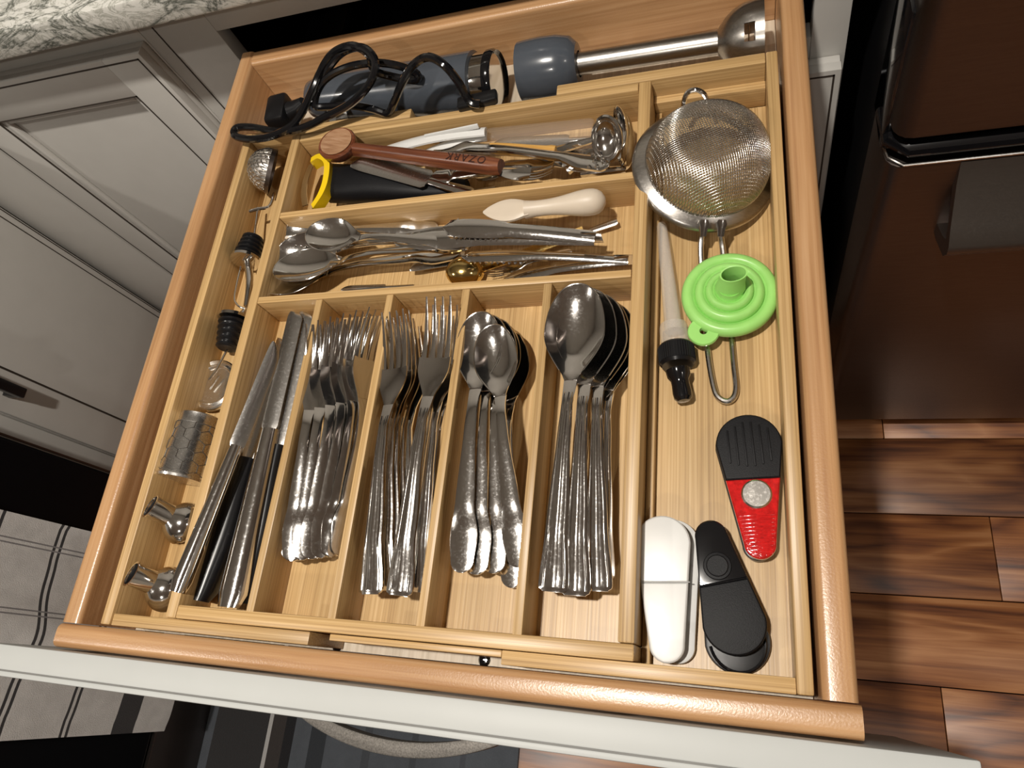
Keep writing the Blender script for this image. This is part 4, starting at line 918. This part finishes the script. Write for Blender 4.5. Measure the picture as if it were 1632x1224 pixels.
def funnel():
    c = at(1162, 474, -0.0310); t = thing('collapsible_funnel', 'lime green collapsed silicone funnel resting on the strainer handle', 'funnel', Matrix.Translation(c) @ Matrix.Rotation(0.05, 4, 'Y'))
    pr = [(0.0312, 0.0005)]
    for rc, hw_, z0, hh in ((0.0287, 0.0046, 0.0040, 0.0052), (0.0203, 0.0036, 0.0066, 0.0048), (0.0136, 0.0029, 0.0092, 0.0042)):
        for i in range(9):
            a_ = -0.35+(PI+0.5)*i/8; pr.append((rc+hw_*math.cos(a_), z0+hh*max(-0.3, math.sin(a_))))
    pr += [(0.0098, 0.0105), (0.0092, 0.0125), (0.0084, 0.0160)]
    inn = [(max(r-0.0014, 0.001), z-0.0012) for r, z in pr[::-1]]
    build('ring_cone', MB().lathe(pr+inn, n=56, close=True), green, t)
    noz = MB(); n = 24; vs = []; ringsN = [(0.0094, 0.0115, 0, 0), (0.0086, 0.018, 0.0005, 0.0005), (0.0078, 0.025, 0.0015, 0.0012), (0.0080, 0.0295, 0.0022, 0.0018), (0.0070, 0.0293, 0.0022, 0.0018), (0.0066, 0.024, 0.0012, 0.001), (0.0078, 0.0115, 0, 0)]
    for r, z, ox, oy in ringsN:
        for j in range(n):
            a_ = 2*PI*j/n; vs.append(Vector((ox+r*1.15*math.cos(a_), oy+r*0.80*math.sin(a_), z+0.22*r*math.cos(a_))))
    k = len(ringsN); noz.add(vs, [(i*n+j, i*n+(j+1) % n, ((i+1) % k)*n+(j+1) % n, ((i+1) % k)*n+j) for i in range(k) for j in range(n)])
    build('spout', noz, green, t)
    tb = MB(); T0 = at(1121, 531, -0.028)-c; T0.z = 0.002; n = 26; vs = []
    for z, ro_, ri in ((0.0, 0.0104, 0.0026), (0.0026, 0.0110, 0.0026), (0.0040, 0.0104, 0.0028)):
        for r in (ro_, ri):
            for j in range(n):
                a_ = 2*PI*j/n; vs.append(T0+Vector((r*math.cos(a_), r*math.sin(a_), z)))
    fs = []
    for j in range(n):
        j2 = (j+1) % n; q = lambda lv, io, jj: lv*2*n+io*n+jj
        fs += [(q(0, 0, j), q(0, 0, j2), q(1, 0, j2), q(1, 0, j)), (q(1, 0, j), q(1, 0, j2), q(2, 0, j2), q(2, 0, j)), (q(2, 0, j), q(2, 0, j2), q(2, 1, j2), q(2, 1, j)), (q(2, 1, j), q(2, 1, j2), q(1, 1, j2), q(1, 1, j)), (q(1, 1, j), q(1, 1, j2), q(0, 1, j2), q(0, 1, j)), (q(0, 1, j), q(0, 1, j2), q(0, 0, j2), q(0, 0, j))]
    build('hanging_tab', tb.add(vs, fs), green, t)
funnel()
def dropper():
    A, B = at(1054, 356, -0.030), at(1074, 528, -0.029); t = thing('pipette_dropper', 'translucent plastic pipette with black ribbed cap and rubber bulb', 'dropper', A)
    ax = (B-A); Ln = ax.length; M = Vector((0, 0, 1)).rotation_difference(ax).to_matrix().to_4x4()
    build('glass_tube', MB().lathe([(0.0001, 0), (0.0030, 0.0006), (0.0040, 0.004), (0.0045, 0.02), (0.0062, Ln*0.9), (0.0064, Ln)], M, 26), frost, t)['label'] = 'translucent tube'
    build('collar', MB().lathe([(0.0064, Ln-0.006), (0.0095, Ln-0.005), (0.0102, Ln-0.002), (0.0100, Ln+0.010), (0.0092, Ln+0.012)], M, 30), frost, t)
    pr = [(0.0001, Ln+0.0115), (0.0112, Ln+0.0115), (0.0124, Ln+0.013), (0.0124, Ln+0.0255), (0.0110, Ln+0.0275), (0.0001, Ln+0.0275)]
    mb = MB().lathe(pr, M, 30)
    for j in range(44):
        a_ = 2*PI*j/44; mb.tube([M @ Vector((0.0125*math.cos(a_), 0.0125*math.sin(a_), Ln+z)) for z in (0.0135, 0.025)], 0.0005, 4)
    build('ribbed_cap', mb, black, t)
    B2 = at(1081, 594, -0.0265); C2 = at(1090, 640, -0.028); d2 = C2-B2; M2 = Matrix.Translation(B2-A) @ Vector((0, 0, 1)).rotation_difference(d2).to_matrix().to_4x4(); l2 = d2.length
    build('rubber_bulb', MB().lathe([(0.0085, -0.002), (0.0080, 0.003), (0.0062, 0.006), (0.0062, l2*0.45), (0.0066, l2*0.7), (0.0062, l2*0.88), (0.0042, l2*0.98), (0.0001, l2)], M2, 26), blackgloss, t)
dropper()
def clip_outline(Ln, wa, wb, n=20, ta=0.30):
    """rounded at both ends: half width wa at y=0 side, wb at y=Ln side"""
    pts = []
    for i in range(n+1):
        a_ = -PI+PI*i/n; pts.append((wa*math.cos(a_)*1.0, wa+wa*math.sin(a_)))
    for i in range(n+1):
        a_ = PI*i/n; pts.append((wb*math.cos(a_), Ln-wb+wb*math.sin(a_)))
    return pts
def split(outline, y, upper):
    out = []; k = len(outline)
    for i in range(k):
        p, q = outline[i], outline[(i+1) % k]; ip = (p[1] >= y) == upper; iq = (q[1] >= y) == upper
        if ip: out.append(p)
        if ip != iq:
            s = (y-p[1])/(q[1]-p[1]); out.append((p[0]+(q[0]-p[0])*s, y))
    return out
def bag_clip(label, E, T, wa, wb, zs, mats, ysplit, extra=None, group='bag clips in the right tray'):
    L0 = (T-E).length; t = thing('bag_clip', label, 'clip', frame_on(E, T, 0, L0), group)
    o = clip_outline(L0, wa, wb)
    lo, hi = split(o, ysplit*L0, False), split(o, ysplit*L0, True)
    build('jaw_plate', MB().slab(lo, 0.0035, 0.0095, 0.0020, 3), mats[0], t); build('grip_plate', MB().slab(hi, 0.0035, 0.0095, 0.0020, 3), mats[1], t)
    return t, o, L0
# red and black
E, T = at(1214, 895, -0.0335), at(1188, 668, -0.0335)
t, o, L0 = bag_clip('magnetic clip with black ridged grip and clear red jaw', E, T, 0.0095, 0.0205, 0, (redplastic, blackmatte), 0.535)
build('lower_jaw', MB().slab([(x*0.97-0.0012, y) for x, y in o], -0.0030, 0.0028, 0.0012), black, t)
rd = MB()
for i in range(6):
    x = -0.0125+0.0050*i; y0 = L0*(0.66-0.04*math.sin(PI*(i+.5)/6)); rd.box((x-0.0006, y0, 0.0092), (x+0.0006, L0*0.955-abs(x)*0.5, 0.0104), 0.0003)
build('grip_ridges', rd, blackmatte, t)
build('magnet', MB().lathe([(0.0001, 0.0118), (0.0082, 0.0118), (0.0092, 0.0110), (0.0096, 0.0094)], Matrix.Translation((0.0012, L0*0.425, 0)), 32), wiremat, t)['label'] = 'round steel magnet'
jr = MB()
for i in range(11):
    y = L0*(0.03+0.025*i); hw_ = 0.0080+0.00045*i; jr.box((-hw_*0.85, y, 0.0093), (hw_*0.85, y+0.0009, 0.0099), 0.0002)
build('jaw_ribs', jr, redplastic, t)
# black
E, T = at(1184, 1046, -0.0310), at(1128, 834, -0.0310)
t, o, L0 = bag_clip('glossy black magnetic clip leaning beside the white clip', E, T, 0.0185, 0.0100, 0, (blackmatte, blackgloss), 0.52)
build('lower_jaw', MB().slab([(x-0.001, y-0.010) for x, y in clip_outline(L0*0.96, 0.0192, 0.0100)], -0.0072, -0.0020, 0.0015), black, t)
build('lower_jaw_rim', MB().tube([Vector((x*0.86-0.001, (y-0.0185)*0.93+0.0085, -0.0018)) for x, y in clip_outline(L0*0.5, 0.0185, 0.0100)[:21]], 0.0010, 6), blackgloss, t)
build('pivot', MB().box((-0.010, L0*0.45, -0.0025), (0.010, L0*0.62, 0.0040), 0.001), black, t)
build('magnet', MB().lathe([(0.0001, 0.0112), (0.0060, 0.0112), (0.0066, 0.0106), (0.0080, 0.0104), (0.0086, 0.0092)], Matrix.Translation((-0.001, L0*0.645, 0)), 30), blackmatte, t)
build('seam_line', MB().box((-0.0148, L0*0.515, 0.0090), (0.0142, L0*0.525, 0.0101), 0.0004), blackgloss, t)
# white
E, T = at(1066, 1058, -0.0290), at(1056, 826, -0.0270)
t, o, L0 = bag_clip('plain white magnetic clip against the organizer wall', E, T, 0.0105, 0.0172, 0, (whiteplastic, whiteplastic), 0.53)
build('lower_jaw', MB().slab([(x*0.98+0.0055, y) for x, y in o], -0.0092, -0.0030, 0.0018), whiteplastic, t)
build('pivot', MB().box((-0.008, L0*0.45, -0.0035), (0.012, L0*0.60, 0.0040), 0.001), whiteplastic, t)
build('seam_line', MB().box((-0.0158, L0*0.528, 0.0090), (0.0158, L0*0.536, 0.0099), 0.0004), plain('seam_grey', (0.45, 0.45, 0.44), 0.4), t)
